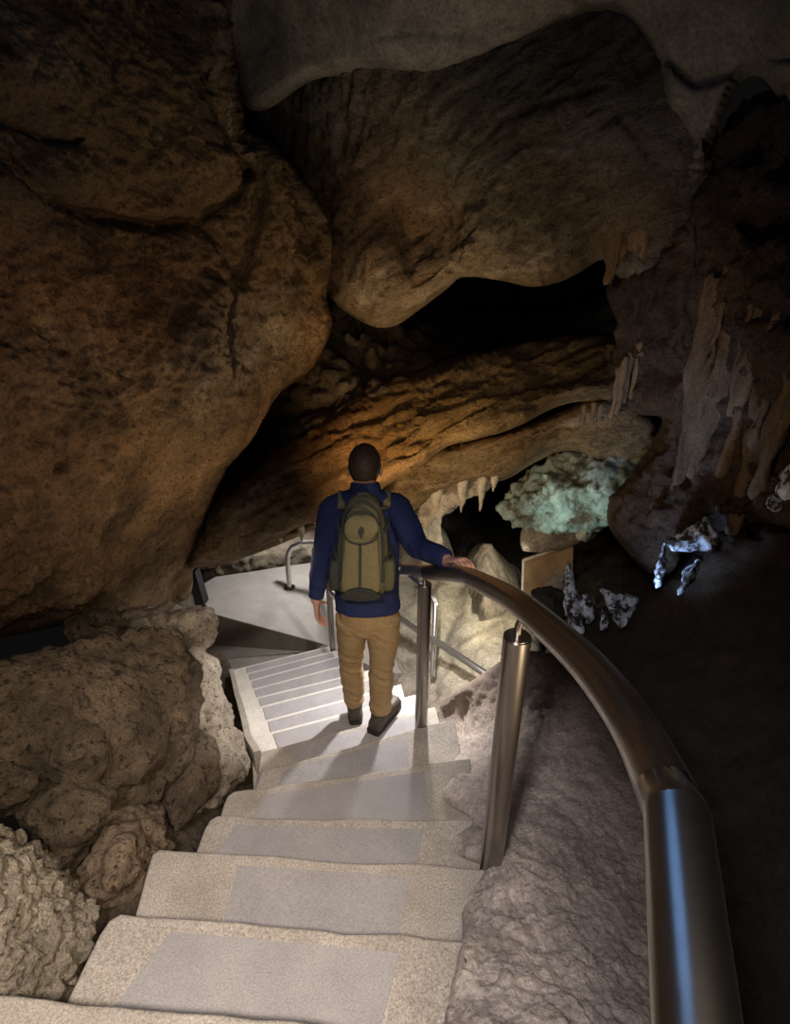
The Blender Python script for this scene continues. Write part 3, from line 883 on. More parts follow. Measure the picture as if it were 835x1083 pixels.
# sloping ground beside the steps on the right
def gz(x, y, h): return (x, y, h / ray(x, y).z)
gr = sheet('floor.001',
    [(462, 752), (470, 738), (495, 722), (525, 702), (545, 690), (575, 690), (620, 705), (680, 770), (730, 880), (780, 1200), (420, 1200), (462, 1100), (474, 1050), (484, 1012), (490, 985), (488, 960), (500, 935), (512, 916), (470, 900), (474, 885), (500, 868), (468, 846), (462, 825), (478, 808), (466, 790), (462, 768)],
    [gz(468, 745, -2.62), gz(500, 728, -2.42), gz(545, 693, -2.25), gz(600, 720, -2.3), gz(500, 785, -2.44), gz(484, 785, -2.56), gz(478, 765, -2.66), gz(470, 800, -2.52), gz(540, 780, -2.28), gz(620, 800, -2.2), gz(495, 860, -2.10), gz(480, 830, -2.27), gz(515, 868, -2.05), gz(478, 892, -2.105), gz(510, 905, -1.97), gz(521, 925, -1.9), gz(490, 962, -1.93), gz(545, 950, -1.86), gz(600, 900, -1.98), gz(660, 950, -2.0), gz(505, 1000, -1.74), gz(480, 990, -1.765), gz(455, 1060, -1.76), gz(490, 1060, -1.70), gz(560, 1060, -1.66), gz(650, 1080, -1.75), gz(430, 1150, -1.6), gz(560, 1180, -1.5), gz(740, 1180, -1.8), gz(760, 1000, -2.1)],
    [z(480, 740, (.2, .16, .13)), z(540, 720, (.13, .10, .08)), z(500, 800, (.42, .36, .32)), z(580, 800, (.42, .36, .32)), z(640, 800, (.15, .12, .10)), z(650, 900, (.26, .215, .19)), z(530, 940, (.5, .44, .40)), z(480, 900, (.55, .48, .43)), z(475, 1030, (.55, .48, .43)), z(560, 1060, (.5, .44, .40)), z(680, 1060, (.24, .2, .18)), z(600, 960, (.34, .29, .26))],  # pale by the steps, dark further right: light pool put into zones
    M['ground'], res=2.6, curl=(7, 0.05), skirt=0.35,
    creases=[([(522, 900), (535, 930), (548, 965), (575, 1005)], 4, .025), ([(490, 745), (488, 790), (497, 820)], 4, .03), ([(530, 800), (540, 850)], 3, .02)],
    bumps=[(545, 730, 40, 30, .06), (530, 945, 16, 18, .03)],
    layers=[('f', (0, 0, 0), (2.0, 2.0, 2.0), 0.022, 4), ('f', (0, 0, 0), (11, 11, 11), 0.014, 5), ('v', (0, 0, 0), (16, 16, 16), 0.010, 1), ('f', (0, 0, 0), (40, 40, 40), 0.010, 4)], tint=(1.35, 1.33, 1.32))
tag(gr, kind='structure')

# earth and grit filling the gap between the boulders and the left edge of the stairs
eb = sheet('floor.003',
    [(30, 1075), (60, 1000), (70, 930), (120, 870), (175, 820), (200, 780), (212, 730), (218, 690), (238, 692), (252, 730), (272, 790), (284, 818), (262, 850), (240, 880), (200, 915), (185, 975), (140, 1070)],
    [gz(60, 1055, -1.95), gz(100, 960, -2.12), gz(150, 930, -2.2), gz(165, 890, -2.36), gz(210, 860, -2.55), gz(240, 830, -2.75), gz(268, 815, -2.95), gz(262, 760, -3.4), gz(250, 720, -3.95), gz(232, 695, -4.2), gz(120, 870, -2.3), gz(190, 970, -2.2), gz(240, 870, -2.6)],
    [z(150, 900, (.13, .1, .07)), z(262, 760, (.11, .08, .055))],
    M['ground'], res=3, curl=(5, .02), skirt=.2,
    layers=[('f', (0, 0, 0), (4, 4, 4), .02, 4), ('v', (0, 0, 0), (16, 16, 16), .03, 1), ('f', (0, 0, 0), (30, 30, 30), .012, 4)])
tag(eb, kind='structure')

# deep dark rear of the cave
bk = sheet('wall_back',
    [(100, 150), (700, 150), (900, 400), (900, 760), (600, 800), (400, 760), (150, 700)],
    [(100, 150, 7.5), (700, 150, 7.0), (450, 320, 7.5), (560, 540, 8.6), (560, 640, 7.5), (800, 600, 5.5), (300, 590, 9.0), (200, 600, 8.6), (430, 600, 8.5), (800, 760, 5.0), (520, 760, 6.6)],
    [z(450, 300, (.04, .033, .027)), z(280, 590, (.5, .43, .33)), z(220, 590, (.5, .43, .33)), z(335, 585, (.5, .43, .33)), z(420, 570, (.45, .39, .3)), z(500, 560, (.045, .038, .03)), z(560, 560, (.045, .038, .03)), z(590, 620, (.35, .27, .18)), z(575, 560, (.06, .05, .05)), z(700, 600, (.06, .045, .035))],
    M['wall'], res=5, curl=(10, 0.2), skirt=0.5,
    layers=[('f', (0, 0, 0), (1.0, 1.0, 1.0), 0.2, 4), ('f', (0, 0, 0), (5, 5, 3), 0.07, 5), ('r', (0, 0, 0), (5, 5, 1.2), 0.05, 4)])
tag(bk, kind='structure')
# pale rock floor and flowstone bank of the lower chamber
lb = sheet('floor.002',
    [(395, 640), (412, 560), (440, 545), (470, 560), (486, 600), (500, 578), (515, 574), (530, 588), (545, 605), (560, 640), (575, 680), (560, 720), (520, 745), (470, 790), (420, 790), (380, 730)],
    [(400, 700, 6.4), (410, 590, 6.6), (450, 560, 6.6), (515, 580, 6.4), (500, 640, 5.9), (540, 650, 5.8), (470, 690, 5.5), (530, 700, 5.2), (450, 750, 5.2), (560, 720, 4.9)],
    [z(440, 580, (.5, .45, .35)), z(500, 620, (.46, .42, .31)), z(480, 690, (.5, .44, .33)), z(540, 670, (.5, .44, .32)), z(440, 730, (.55, .48, .38))],
    M['smooth'], res=2.6, curl=(14, 0.3),
    creases=[([(470, 700), (500, 680), (530, 662)], 5, .12), ([(486, 600), (480, 640), (470, 690)], 8, .1)],
    bumps=[(515, 590, 12, 20, .08), (440, 640, 30, 40, .08), (520, 700, 25, 14, .12), (490, 670, 20, 12, .08)],
    layers=[('f', (0, 0, 0), (1.4, 1.4, 1.0), 0.1, 4), ('f', (0, 0, 0), (8, 8, 6), 0.03, 5)])
tag(lb, kind='structure')
# ------------------------------------------------------------------ formations
NB = [('f', (0, 0, 0), (2.2, 2.2, 2.2), 0.055, 4), ('r', (.3, .5, .2), (3.0, 3.0, 5), 0.038, 6), ('f', (0, 0, 0), (9, 9, 9), 0.026, 5), ('v', (0, 0, 0), (9, 9, 9), 0.020, 1), ('f', (0, 0, 0), (34, 34, 34), 0.007, 4)]
def rock(name, label, cat, sil, D, front, back, mat, voxel=.025, layers=NB, group=None, **k):
    o = boulder(name, sil, D, front, back, mat, voxel, layers, **k)
    return tag(o, label, cat, group)

# left boulders
rock('boulder', 'large brown pitted boulder to the left of the winding steps', 'boulder',
     [(-60, 722), (0, 706), (60, 684), (110, 664), (165, 658), (200, 680), (215, 712), (214, 760), (196, 812), (172, 850), (130, 862), (90, 850), (60, 846), (20, 800), (-60, 800)],
     [1.9, 2.1, 2.35, 2.55, 2.75, 2.85, 2.85, 2.75, 2.55, 2.45, 2.3, 2.25, 2.2, 2.1, 1.9],
     [(160, 760, 2.3), (150, 810, 2.28), (120, 800, 2.2), (60, 760, 2.05), (120, 720, 2.25), (180, 720, 2.5)], .7, M['boulder'], .022, shrink=.85)
rock('boulder', 'small rounded knob of rock on the side of the large brown boulder', 'boulder',
     [(76, 738), (88, 728), (104, 735), (102, 750), (84, 758), (74, 752)], 2.17, [(88, 742, 2.06)], .2, M['boulder'], .012, NB[1:], shrink=.9)
rock('boulder', 'smooth brown hump low on the front of the large brown boulder', 'boulder',
     [(48, 770), (70, 758), (105, 764), (118, 790), (108, 822), (70, 832), (45, 815)], 2.12, [(82, 795, 1.96)], .4, M['boulder'], .018, NB[:2], shrink=.9)
rock('boulder', 'pale rough boulder wedged between the left wall and the landing', 'boulder',
     [(120, 648), (150, 638), (185, 634), (214, 642), (231, 655), (228, 672), (210, 690), (170, 684), (120, 672)], 3.6, [(200, 660, 3.35), (160, 655, 3.4)], .6, M['pale'], .022)
rock('boulder', 'brown lumpy rock behind the top edge of the large boulder', 'boulder',
     [(70, 660), (95, 644), (118, 641), (140, 658), (120, 675), (80, 676)], 3.0, [(105, 655, 2.85)], .5, M['boulder'], .022)
rock('boulder', 'tall pale rock slab between the large boulder and the lower flight', 'boulder',
     [(196, 690), (214, 684), (228, 700), (240, 730), (252, 770), (262, 800), (258, 826), (236, 838), (206, 868), (180, 878), (176, 820), (200, 760)],
     [3.3, 3.4, 3.4, 3.3, 3.2, 3.05, 2.95, 2.85, 2.65, 2.6, 2.7, 3.0], [(222, 740, 3.1), (240, 790, 2.95), (225, 820, 2.8)], .5, M['pale'], .02, shrink=.8)
rock('boulder', 'flat grey wedge of rock leaning below the large boulder beside the steps', 'boulder',
     [(212, 765), (222, 790), (226, 832), (205, 866), (186, 892), (176, 880), (174, 846), (196, 812)], [2.85, 2.8, 2.7, 2.55, 2.4, 2.4, 2.5, 2.7], [(205, 820, 2.55), (195, 850, 2.45)], .35, M['boulder'], .018, [NB[0], ('f', (0, 0, 0), (9, 9, 9), 0.012, 5)], shrink=.8)
rock('boulder', 'rusty pitted rock standing against the upper treads', 'boulder',
     [(104, 868), (118, 850), (150, 844), (172, 852), (186, 892), (160, 910), (146, 952), (118, 962), (86, 945), (88, 920)], [2.2, 2.3, 2.35, 2.4, 2.3, 2.2, 2.05, 1.98, 1.95, 2.05], [(130, 900, 2.0), (120, 930, 1.9), (150, 875, 2.15)], .4, M['rust'], .016, shrink=.85)
rock('boulder', 'dark brown knobbly rock below the large boulder and above the crumbly rubble', 'boulder',
     [(12, 860), (30, 836), (70, 826), (108, 836), (112, 870), (96, 905), (60, 925), (30, 900)], 2.1, [(60, 860, 1.9), (85, 880, 1.95)], .45, M['boulder'], .018)
rock('boulder', 'brown rock at the left edge beside the knobbly rock', 'boulder',
     [(-60, 815), (-10, 808), (26, 812), (44, 828), (30, 850), (4, 868), (-60, 880)], 1.95, [(0, 835, 1.8)], .5, M['boulder'], .02)
rock('rubble', 'pale crumbly rubble mass in the lower left corner beside the nearest steps', 'rubble',
     [(-90, 860), (0, 874), (28, 890), (50, 905), (62, 935), (92, 940), (110, 952), (96, 985), (82, 1012), (62, 1052), (10, 1060), (-90, 1075)], [1.5, 1.75, 1.8, 1.85, 1.85, 1.87, 1.85, 1.75, 1.68, 1.58, 1.5, 1.35],
     [(20, 950, 1.52), (60, 975, 1.62), (10, 1010, 1.42), (-40, 960, 1.4)], .5, M['crumb'], .012,
     [('f', (0, 0, 0), (3, 3, 3), .05, 3), ('v', (0, 0, 0), (17, 17, 20), .04, 1), ('v', (0, 0, 0), (38, 38, 42), .014, 1), ('f', (0, 0, 0), (24, 24, 24), .016, 4)], shrink=.95, smooth=3)
# dark stones and bulges behind
rock('boulder', 'dark rounded stone in the gap below the brown panel', 'boulder',
     [(560, 625), (575, 615), (598, 618), (605, 640), (590, 655), (565, 652)], 4.9, [(582, 635, 4.75)], .35, M['dark'], .03)
rock('stalagmite', 'pale rounded stalagmite standing behind the hand of the man', 'stalagmite',
     [(495, 606), (504, 584), (511, 575), (519, 577), (527, 594), (534, 612), (550, 642), (540, 690), (490, 690), (482, 645)], [6.2] * 10, [(515, 600, 5.95), (512, 650, 5.6)], .5, M['cream'], .022, [NB[0], ('f', (0, 0, 0), (7, 7, 4), .02, 4)])
rock('stalagmite', 'round grey stalagmite dome behind the pale stalagmite', 'stalagmite',
     [(512, 606), (525, 594), (542, 594), (556, 608), (562, 640), (556, 670), (520, 660)], [6.8] * 7, [(540, 625, 6.5)], .6, M['smooth'] if False else M['pale'], .035, [NB[0]])

# hanging teal-lit calcite mass: two lobes
rock('hanging_calcite', 'pale green lit calcite mass hanging from the ceiling right of the man', 'cave formation',
     [(526, 536), (545, 514), (562, 500), (590, 494), (640, 486), (662, 462), (678, 448), (694, 452), (690, 480), (672, 520), (650, 545), (640, 560), (624, 540), (606, 532), (586, 548), (572, 556), (556, 566), (546, 556), (530, 548)],
     [4.9, 4.9, 4.85, 4.8, 4.7, 4.6, 4.55, 4.5, 4.45, 4.45, 4.5, 4.55, 4.75, 4.85, 4.9, 4.9, 4.9, 4.9, 4.9],
     [(560, 530, 4.65), (600, 515, 4.55), (650, 505, 4.4)], .5, M['teal'], .022,
     [('f', (0, 0, 0), (2.2, 2.2, 2.2), .1, 4), ('v', (0, 0, 0), (9, 9, 7), .07, 1), ('f', (0, 0, 0), (16, 16, 12), .03, 5)], shrink=.9, smooth=2)
rock('hanging_calcite', 'blue-grey smooth shelf of rock under the green lit calcite', 'cave formation',
     [(548, 560), (570, 552), (592, 538), (608, 532), (622, 542), (626, 560), (612, 572), (580, 580), (552, 584)], 5.4, [(590, 560, 5.2)], .5, M['pale'], .03, [NB[0]])
rock('hanging_calcite', 'knobbly pale column end beside the top corner of the brown panel', 'cave formation',
     [(612, 545), (626, 540), (632, 555), (626, 568), (618, 576), (610, 572)], 4.9, [(620, 556, 4.78)], .3, M['cream'], .02, NB[1:])

# framed panel in the rear chamber
pn = empty('information_panel', P(555, 640, D=6.0), 'tilted brown panel with a thin pale frame in the rear chamber', 'panel')
a, b, c, d = P(553, 592, D=6.0), P(606, 574, D=5.7), P(604, 640, D=5.6), P(551, 648, D=5.9)
bm = bmesh.new(); off = Vector((0, .03, 0)); prism(bm, [a, b, c, d], [p + off for p in (a, b, c, d)])
from_bm('panel_board', bm, M['panel'], pn, smooth=False)
bm = bmesh.new()
for s, e in ((a, b), (a, d)):
    add_tube(bm, [s + Vector((0, -.01, 0)), e + Vector((0, -.01, 0))], .014, 8, caps='flat')
from_bm('panel_frame', bm, M['white'], pn)
rock('boulder', 'pale lumpy rock in front of the brown panel', 'boulder',
     [(563, 640), (572, 622), (585, 618), (592, 604), (598, 600), (602, 625), (598, 650), (575, 656)], 5.42, [(585, 632, 5.34)], .1, M['cream'], .02, NB[1:])

# blue light patches on the rock, built as thin blue-white shells
def light_patch(label, polys, D, group):
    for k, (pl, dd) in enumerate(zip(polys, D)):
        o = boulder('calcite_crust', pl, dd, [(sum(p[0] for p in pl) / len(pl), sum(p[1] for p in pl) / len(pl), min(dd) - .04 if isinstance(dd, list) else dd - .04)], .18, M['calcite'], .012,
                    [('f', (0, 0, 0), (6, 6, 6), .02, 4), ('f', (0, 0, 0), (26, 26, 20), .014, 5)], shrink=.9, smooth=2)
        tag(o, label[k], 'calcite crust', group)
light_patch(['blue-white calcite fin at the far left of the lit crusts, beside the brown panel',
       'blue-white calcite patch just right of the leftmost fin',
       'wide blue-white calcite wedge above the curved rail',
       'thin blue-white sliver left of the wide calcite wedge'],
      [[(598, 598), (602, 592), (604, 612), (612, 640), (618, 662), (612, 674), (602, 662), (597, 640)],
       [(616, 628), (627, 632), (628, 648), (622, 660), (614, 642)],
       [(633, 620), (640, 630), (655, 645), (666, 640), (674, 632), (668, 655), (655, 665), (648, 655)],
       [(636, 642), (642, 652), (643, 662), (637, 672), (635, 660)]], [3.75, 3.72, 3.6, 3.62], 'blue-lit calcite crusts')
light_patch(['blue-white calcite band arching on the dark right wall',
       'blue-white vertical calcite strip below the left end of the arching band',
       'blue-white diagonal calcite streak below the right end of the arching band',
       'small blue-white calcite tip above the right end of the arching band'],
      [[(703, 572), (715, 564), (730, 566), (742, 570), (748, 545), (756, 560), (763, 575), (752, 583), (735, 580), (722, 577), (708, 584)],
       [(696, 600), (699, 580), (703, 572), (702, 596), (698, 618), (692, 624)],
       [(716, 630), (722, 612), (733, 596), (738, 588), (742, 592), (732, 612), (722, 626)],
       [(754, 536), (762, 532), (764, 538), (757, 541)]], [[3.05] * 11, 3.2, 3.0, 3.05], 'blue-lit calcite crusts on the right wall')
light_patch(['blue-white calcite fan at the right edge below the flowstone columns',
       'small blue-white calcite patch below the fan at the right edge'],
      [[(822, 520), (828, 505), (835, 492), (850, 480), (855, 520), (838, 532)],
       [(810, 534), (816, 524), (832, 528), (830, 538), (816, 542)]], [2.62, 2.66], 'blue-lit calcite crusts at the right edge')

# flowstone columns on the right wall: one fluted drapery
bm = bmesh.new()
rnd = random.Random(3)
def vcol(px0, py0, py1, D, r0, r1, wob=.02):
    a = P(px0, py0, D=D)
    # vertical line down to photo row py1
    lo, hi = a.z - 4, a.z
    for _ in range(40):
        mid = (lo + hi) / 2
        v = Vector((a.x, a.y, mid)) - EYE
        dep = v.y * CT - v.z * ST; dn = -v.y * ST - v.z * CT
        y = CY + F * dn / dep
        if y > py1: lo = mid
        else: hi = mid
    b = Vector((a.x, a.y, (lo + hi) / 2))
    n = 7
    pts = [a.lerp(b, t / (n - 1)) + Vector((rnd.uniform(-wob, wob), rnd.uniform(-wob, wob), 0)) * (0 < t) for t in range(n)]
    rr = [r0 + (r1 - r0) * t / (n - 1) + rnd.uniform(-.006, .006) for t in range(n)]
    return pts, rr
for c in [(760, 300, 525, 3.10, .036, .034), (770, 285, 440, 3.05, .03, .02), (779, 285, 500, 3.0, .042, .036), (786, 290, 420, 2.97, .024, .014), (795, 290, 535, 2.98, .036, .04), (803, 305, 440, 2.9, .03, .016), (813, 318, 500, 2.9, .034, .034),
          (824, 335, 440, 2.82, .03, .016), (838, 345, 560, 2.82, .04, .055), (752, 290, 420, 3.1, .028, .012), (766, 320, 400, 3.0, .018, .01), (852, 350, 520, 2.66, .05, .04), (800, 300, 390, 2.87, .02, .01), (832, 340, 470, 2.76, .022, .012)]:
    p, r = vcol(*c); add_tube(bm, p, r, 14)
o = from_bm('flowstone_drapery', bm, M['flow'])
evaluated(o, [('REMESH', dict(mode='VOXEL', voxel_size=.012)), ('SMOOTH', dict(factor=.5, iterations=3))])
displace(o, lambda p: .03 * fbm(Vector((p.x * 5, p.y * 5, p.z * 2)), 4) + .012 * fbm(Vector((p.x * 30, p.y * 30, p.z * 3)), 4))
tag(o, 'tall fluted brown flowstone columns joined in a drapery on the right wall', 'flowstone')
bm = bmesh.new()
for c in [(656, 195, 300, 3.36, .06, .018), (668, 190, 280, 3.34, .07, .02), (680, 190, 262, 3.32, .06, .02), (690, 195, 270, 3.30, .05, .015), (662, 200, 306, 3.33, .05, .008)]:
    p, r = vcol(*c, wob=.01); add_tube(bm, p, r, 12)
o = from_bm('flowstone_curtain', bm, M['flow'])
evaluated(o, [('REMESH', dict(mode='VOXEL', voxel_size=.012)), ('SMOOTH', dict(factor=.5, iterations=4))])
displace(o, lambda p: .02 * fbm(Vector((p.x * 25, p.y * 25, p.z * 2)), 4))
tag(o, 'pale flowstone curtain with pointed tips at the right end of the hanging block', 'flowstone')
bm = bmesh.new()
for c in [(668, 372, 425, 3.95, .03, .015), (662, 380, 436, 3.95, .03, .015), (677, 365, 420, 3.9, .03, .012), (655, 392, 440, 4.0, .03, .015), (684, 360, 410, 3.85, .025, .012), (628, 428, 450, 4.2, .02, .01), (618, 430, 452, 4.2, .02, .01), (636, 430, 448, 4.15, .02, .01)]:
    p, r = vcol(*c, wob=.008); add_tube(bm, p, r, 10)
o = from_bm('flowstone_ribs', bm, M['flow']); tag(o, 'row of thin brown flowstone ribs where the slabs meet the right wall', 'flowstone', kind='stuff')

# stalactites along the lower lip of the slab
def stalactite(px, y0, y1, D, r, label, group, mat=M['cream']):
    p, rr = vcol(px, y0, y1, D, r, .004, wob=.004)
    n = len(p)
    rr = [r * (1 - (i / (n - 1)) ** 1.5) * .95 + .006 for i in range(n)]
    bm = bmesh.new(); add_tube(bm, p, rr, 14)
    for v in bm.verts:
        v.co += Vector((noise.noise(v.co * 18), noise.noise(v.co * 18 + Vector((9, 0, 0))), 0)) * r * .35
    top = p[0].copy()
    for v in bm.verts: v.co -= top
    o = from_bm('stalactite', bm, mat); o.location = top
    return tag(o, label, 'stalactite', group)
G_ = 'stalactites under the slab'
for px, y0, y1, D, r, l in [(462, 515, 551, 4.7, .055, 'broad pale stalactite nearest the shoulder of the man'),
                            (489, 508, 541, 4.65, .045, 'short pale stalactite second from the left under the slab'),
                            (510, 506, 540, 4.62, .036, 'long thin pale stalactite right of the short one'),
                            (523, 502, 519, 4.6, .03, 'tiny pale stalactite next to the green lit calcite')]:
    stalactite(px, y0, y1, D, r, l, G_)
# pale lip of calcite along the slab edge
rock('calcite_lip', 'pale calcite lip along the underside of the slab carrying the stalactites', 'cave formation',
     [(438, 535), (452, 522), (480, 512), (505, 504), (528, 500), (530, 508), (505, 520), (480, 528), (462, 545), (446, 556)], 4.75, [(480, 520, 4.68)], .3, M['cream'], .02, NB[1:])
rock('calcite_column', 'wide pale calcite column behind the raised arm of the man', 'cave formation',
     [(425, 545), (445, 530), (474, 520), (470, 545), (462, 575), (455, 600), (420, 600)], [5.6] * 7, [(445, 560, 5.4)], .4, M['cream'], .03, [NB[0], ('f', (0, 0, 0), (10, 10, 3), .02, 4)])
for px, y0, y1, D, r, l in [(318, 556, 572, 5.0, .03, 'tiny stalactite left of the man over the landing'), (296, 562, 574, 5.1, .03, 'tiny stalactite at the far left of the slab edge over the landing'), (335, 552, 562, 4.95, .025, 'tiny stalactite touching the left shoulder of the man')]:
    stalactite(px, y0, y1, D, r, l, 'tiny stalactites over the landing')
# pale wall beyond the landing
rock('calcite_bank', 'pale streaked calcite bank behind the landing to the left of the man', 'cave formation',
     [(210, 612), (222, 592), (262, 572), (310, 556), (350, 548), (356, 590), (300, 600), (268, 604), (262, 588), (240, 596), (222, 622)], 8.3, [(240, 590, 8.0), (320, 580, 8.0)], .5, M['cream'], .035,
     [('f', (0, 0, 0), (2, 2, 2), .08, 4), ('r', (0, 0, 0), (9, 9, 1.2), .03, 4)])
# ------------------------------------------------------------------ the man
FEET_R = P(402, 778, Y=2.40); 
zG = ZC - 2.62; zH = ZC - 2.79
man = empty('person', Vector((P(388, 770, Y=2.5).x, 2.5, zG)), 'man in navy pullover and khaki trousers walking down the steps, one hand on the rail', 'person')
def J(px, py, Y): return P(px, py, Y=Y)
pelv = J(389, 638, 2.53)
chest = J(386, 560, 2.60)
neckb = J(386, 517, 2.66)
headc = J(385.5, 495, 2.69)
hipL, hipR = J(372, 655, 2.54), J(406, 655, 2.52)
knL, knR = J(371, 698, 2.67), J(403, 706, 2.51)
anL = Vector((J(375, 745, 2.77).x, 2.77, zH + .09)); anR = Vector((J(402, 755, 2.52).x, 2.52, zG + .09))
shL, shR = J(352, 538, 2.62), J(419, 536, 2.62)
elL, elR = J(341, 588, 2.58), J(441, 577, 2.42)
wrL, wrR = J(334, 634, 2.52), J(474, 593, 2.20)
X1 = Vector((1, 0, 0))

def body_union(bm):
    # torso and neck
    add_tube(bm, spline([pelv - Vector((0, 0, .02)), pelv.lerp(chest, .5), chest, neckb.lerp(chest, .45)], 4), interp([(.15, .105), (.135, .10), (.155, .10), (.07, .05)], 4), 24, X1)
    add_tube(bm, [neckb - Vector((0, 0.01, .06)), neckb, headc - Vector((0, -.0, .04))], [.066, .058, .056], 20, X1)
    for s in (shL, shR): add_tube(bm, [neckb.lerp(s, .25) - Vector((0, 0, .06)), s - Vector((0, 0, .01))], [.045, .052], 16)
    for a, b, c in ((shL, elL, wrL), (shR, elR, wrR)):
        add_tube(bm, spline([a, a.lerp(b, .5), b, b.lerp(c, .5), c], 3), interp([.052, .05, .04, .038, .028], 3), 14)
    for a, b, c in ((hipL, knL, anL), (hipR, knR, anR)):
        add_tube(bm, spline([a, a.lerp(b, .5), b, b.lerp(c, .4), c], 3), interp([.082, .075, .056, .056, .038], 3), 16)
        add_tube(bm, [c + Vector((0, -.02, -.03)), c + Vector((0, .08, -.055)), c + Vector((0, .15, -.065))], [(.034, .03), (.036, .025), (.034, .016)], 12)
    # skull, jaw, face
    ellipsoid(bm, headc + Vector((0, .005, .018)), (.074, .094, .098))
    ellipsoid(bm, headc + Vector((0, .035, -.045)), (.058, .062, .068))
    ellipsoid(bm, headc + Vector((0, .10, -.012)), (.014, .022, .026))      # nose
    ellipsoid(bm, headc + Vector((0, .085, .022)), (.052, .02, .012))       # brow
    ellipsoid(bm, headc + Vector((0, .088, -.052)), (.024, .012, .010))     # lips
    ellipsoid(bm, headc + Vector((0, .075, -.088)), (.022, .022, .018))     # chin
    for s in (-1, 1):                                                       # ears
        ellipsoid(bm, headc + Vector((s * .078, -.002, -.012)), (.011, .020, .032), Euler((-.2, 0, s * .5)).to_matrix())

def finger(bm, base, d, bend_axis, lens, r, bends):
    pts = [base]; dd = d.normalized()
    for L, b in zip(lens, bends):
        dd = Matrix.Rotation(b, 3, bend_axis) @ dd
        pts.append(pts[-1] + dd * L)
    add_tube(bm, spline(pts, 3), interp([r, r * .98, r * .9, r * .8], 3), 10)

def hand(bm, wr, d, palmn, side, curl, thumb_dir, spread=.1, scale=1.0):
    """palm along d, palmn = direction the palm faces, side = towards the little finger"""
    d = d.normalized(); side = (side - d * side.dot(d)).normalized(); palmn = d.cross(side) * (1 if d.cross(side).dot(palmn) > 0 else -1)
    palm_l = .09 * scale
    add_tube(bm, [wr - d * .02, wr + d * .02, wr + d * palm_l * .6, wr + d * palm_l], [(.026, .020), (.034, .017), (.041, .015), (.041, .013)], 16, side)
    ax = d.cross(palmn)
    lens = [(.042, .026, .022), (.046, .030, .023), (.043, .028, .022), (.034, .021, .019)]
    for i, (L, o) in enumerate(zip(lens, (-.031, -.0105, .0105, .030))):
        base = wr + d * (palm_l - .004 - abs(o) * .15) + side * o
        dr = d + side * o * spread * 10
        finger(bm, base, dr, ax, [l * scale for l in L], .0088 - .0008 * (i == 3), [curl[0], curl[1], curl[2]])
    tb = wr + d * .028 - side * .032
    finger(bm, tb, thumb_dir, ax, (.036, .03, .024), .0105, (.1, .25, .25))

bm = bmesh.new()
body_union(bm)
# left hand hanging, relaxed
hand(bm, wrL + Vector((0, 0, -.005)), Vector((.02, .02, -1)), Vector((.9, .2, 0)), Vector((0, -1, 0)), (.25, .4, .35), Vector((.25, .75, -.8)))
# right hand laid on the rail, fingers over its far side
rail_near = min(rp, key=lambda p: (p - J(487, 604, 2.15)).length)
hd = (rail_near + Vector((.02, .03, RAIL_R + .012)) - wrR)
tang = (rp[0] - rp[25]).normalized()
hand(bm, wrR, (hd.normalized() + Vector((.25, .0, .0))).normalized(), Vector((0, 0, -1)), -tang * 1.0, (.55, .75, .6), (tang * .9 + hd.normalized() * .7 + Vector((0, 0, -.35))))
body = from_bm('body', bm, M['skin'], man)
evaluated(body, [('REMESH', dict(mode='VOXEL', voxel_size=.0042)), ('SMOOTH', dict(factor=.5, iterations=3))])
# eyes on the face
for s in (-1, 1):
    bm = bmesh.new(); ellipsoid(bm, headc + Vector((s * .03, .083, .004)), (.012, .010, .009), None, 12, 8)
    from_bm('eye', bm, M['white'], body)

# hair
bm = bmesh.new(); ellipsoid(bm, headc + Vector((0, -.002, .020)), (.083, .104, .108), None, 48, 36)
cut = [v for v in bm.verts if v.co.z < headc.z - .034 + .55 * max(0, (v.co.y - headc.y + .035)) - .02 * (abs(v.co.x - headc.x) > .05)
       or v.co.y > headc.y + .085]
bmesh.ops.delete(bm, geom=cut, context='VERTS')
hair = from_bm('hair', bm, M['hair'], man)
displace(hair, lambda p: .004 * fbm(p * 40, 3) + .002 * fbm(p * 140, 2))
evaluated(hair, [('SOLIDIFY', dict(thickness=.012, offset=-1))])

# trousers
bm = bmesh.new()
add_tube(bm, spline([pelv + Vector((0, 0, .03)), pelv + Vector((0, 0, -.0)), pelv + Vector((0, 0, -.09))], 4), interp([(.150, .108), (.162, .118), (.158, .116)], 4), 28, X1)
for a, b, c, s in ((hipL, knL, anL, -1), (hipR, knR, anR, 1)):
    cuff = c + (b - c).normalized() * .035
    add_tube(bm, spline([a + Vector((0, 0, .03)), a.lerp(b, .35), a.lerp(b, .75), b, b.lerp(cuff, .35), b.lerp(cuff, .75), cuff], 3), interp([(.090, .104), (.088, .096), (.076, .082), (.070, .076), (.070, .078), (.064, .07), (.062, .068)], 3), 22, X1, caps='flat')
tr = from_bm('trousers', bm, M['khaki'], man)
evaluated(tr, [('REMESH', dict(mode='VOXEL', voxel_size=.0075)), ('SMOOTH', dict(factor=.5, iterations=5))])
def fold(p):
    k = .007 * fbm(Vector((p.x * 7, p.y * 7, p.z * 9)), 3)
    for kn, a in ((knL, .004), (knR, .004), (anL + Vector((0, 0, .10)), .006), (anR + Vector((0, 0, .10)), .006), (pelv - Vector((0, 0, .16)), .004)):
        w = math.exp(-((p.z - kn.z) / .075) ** 2)
        n_ = noise.noise(Vector((p.x * 5, p.y * 5, p.z * 30 + p.x * 14)))
        k += a * 2.2 * w * n_
    return k
displace(tr, fold)

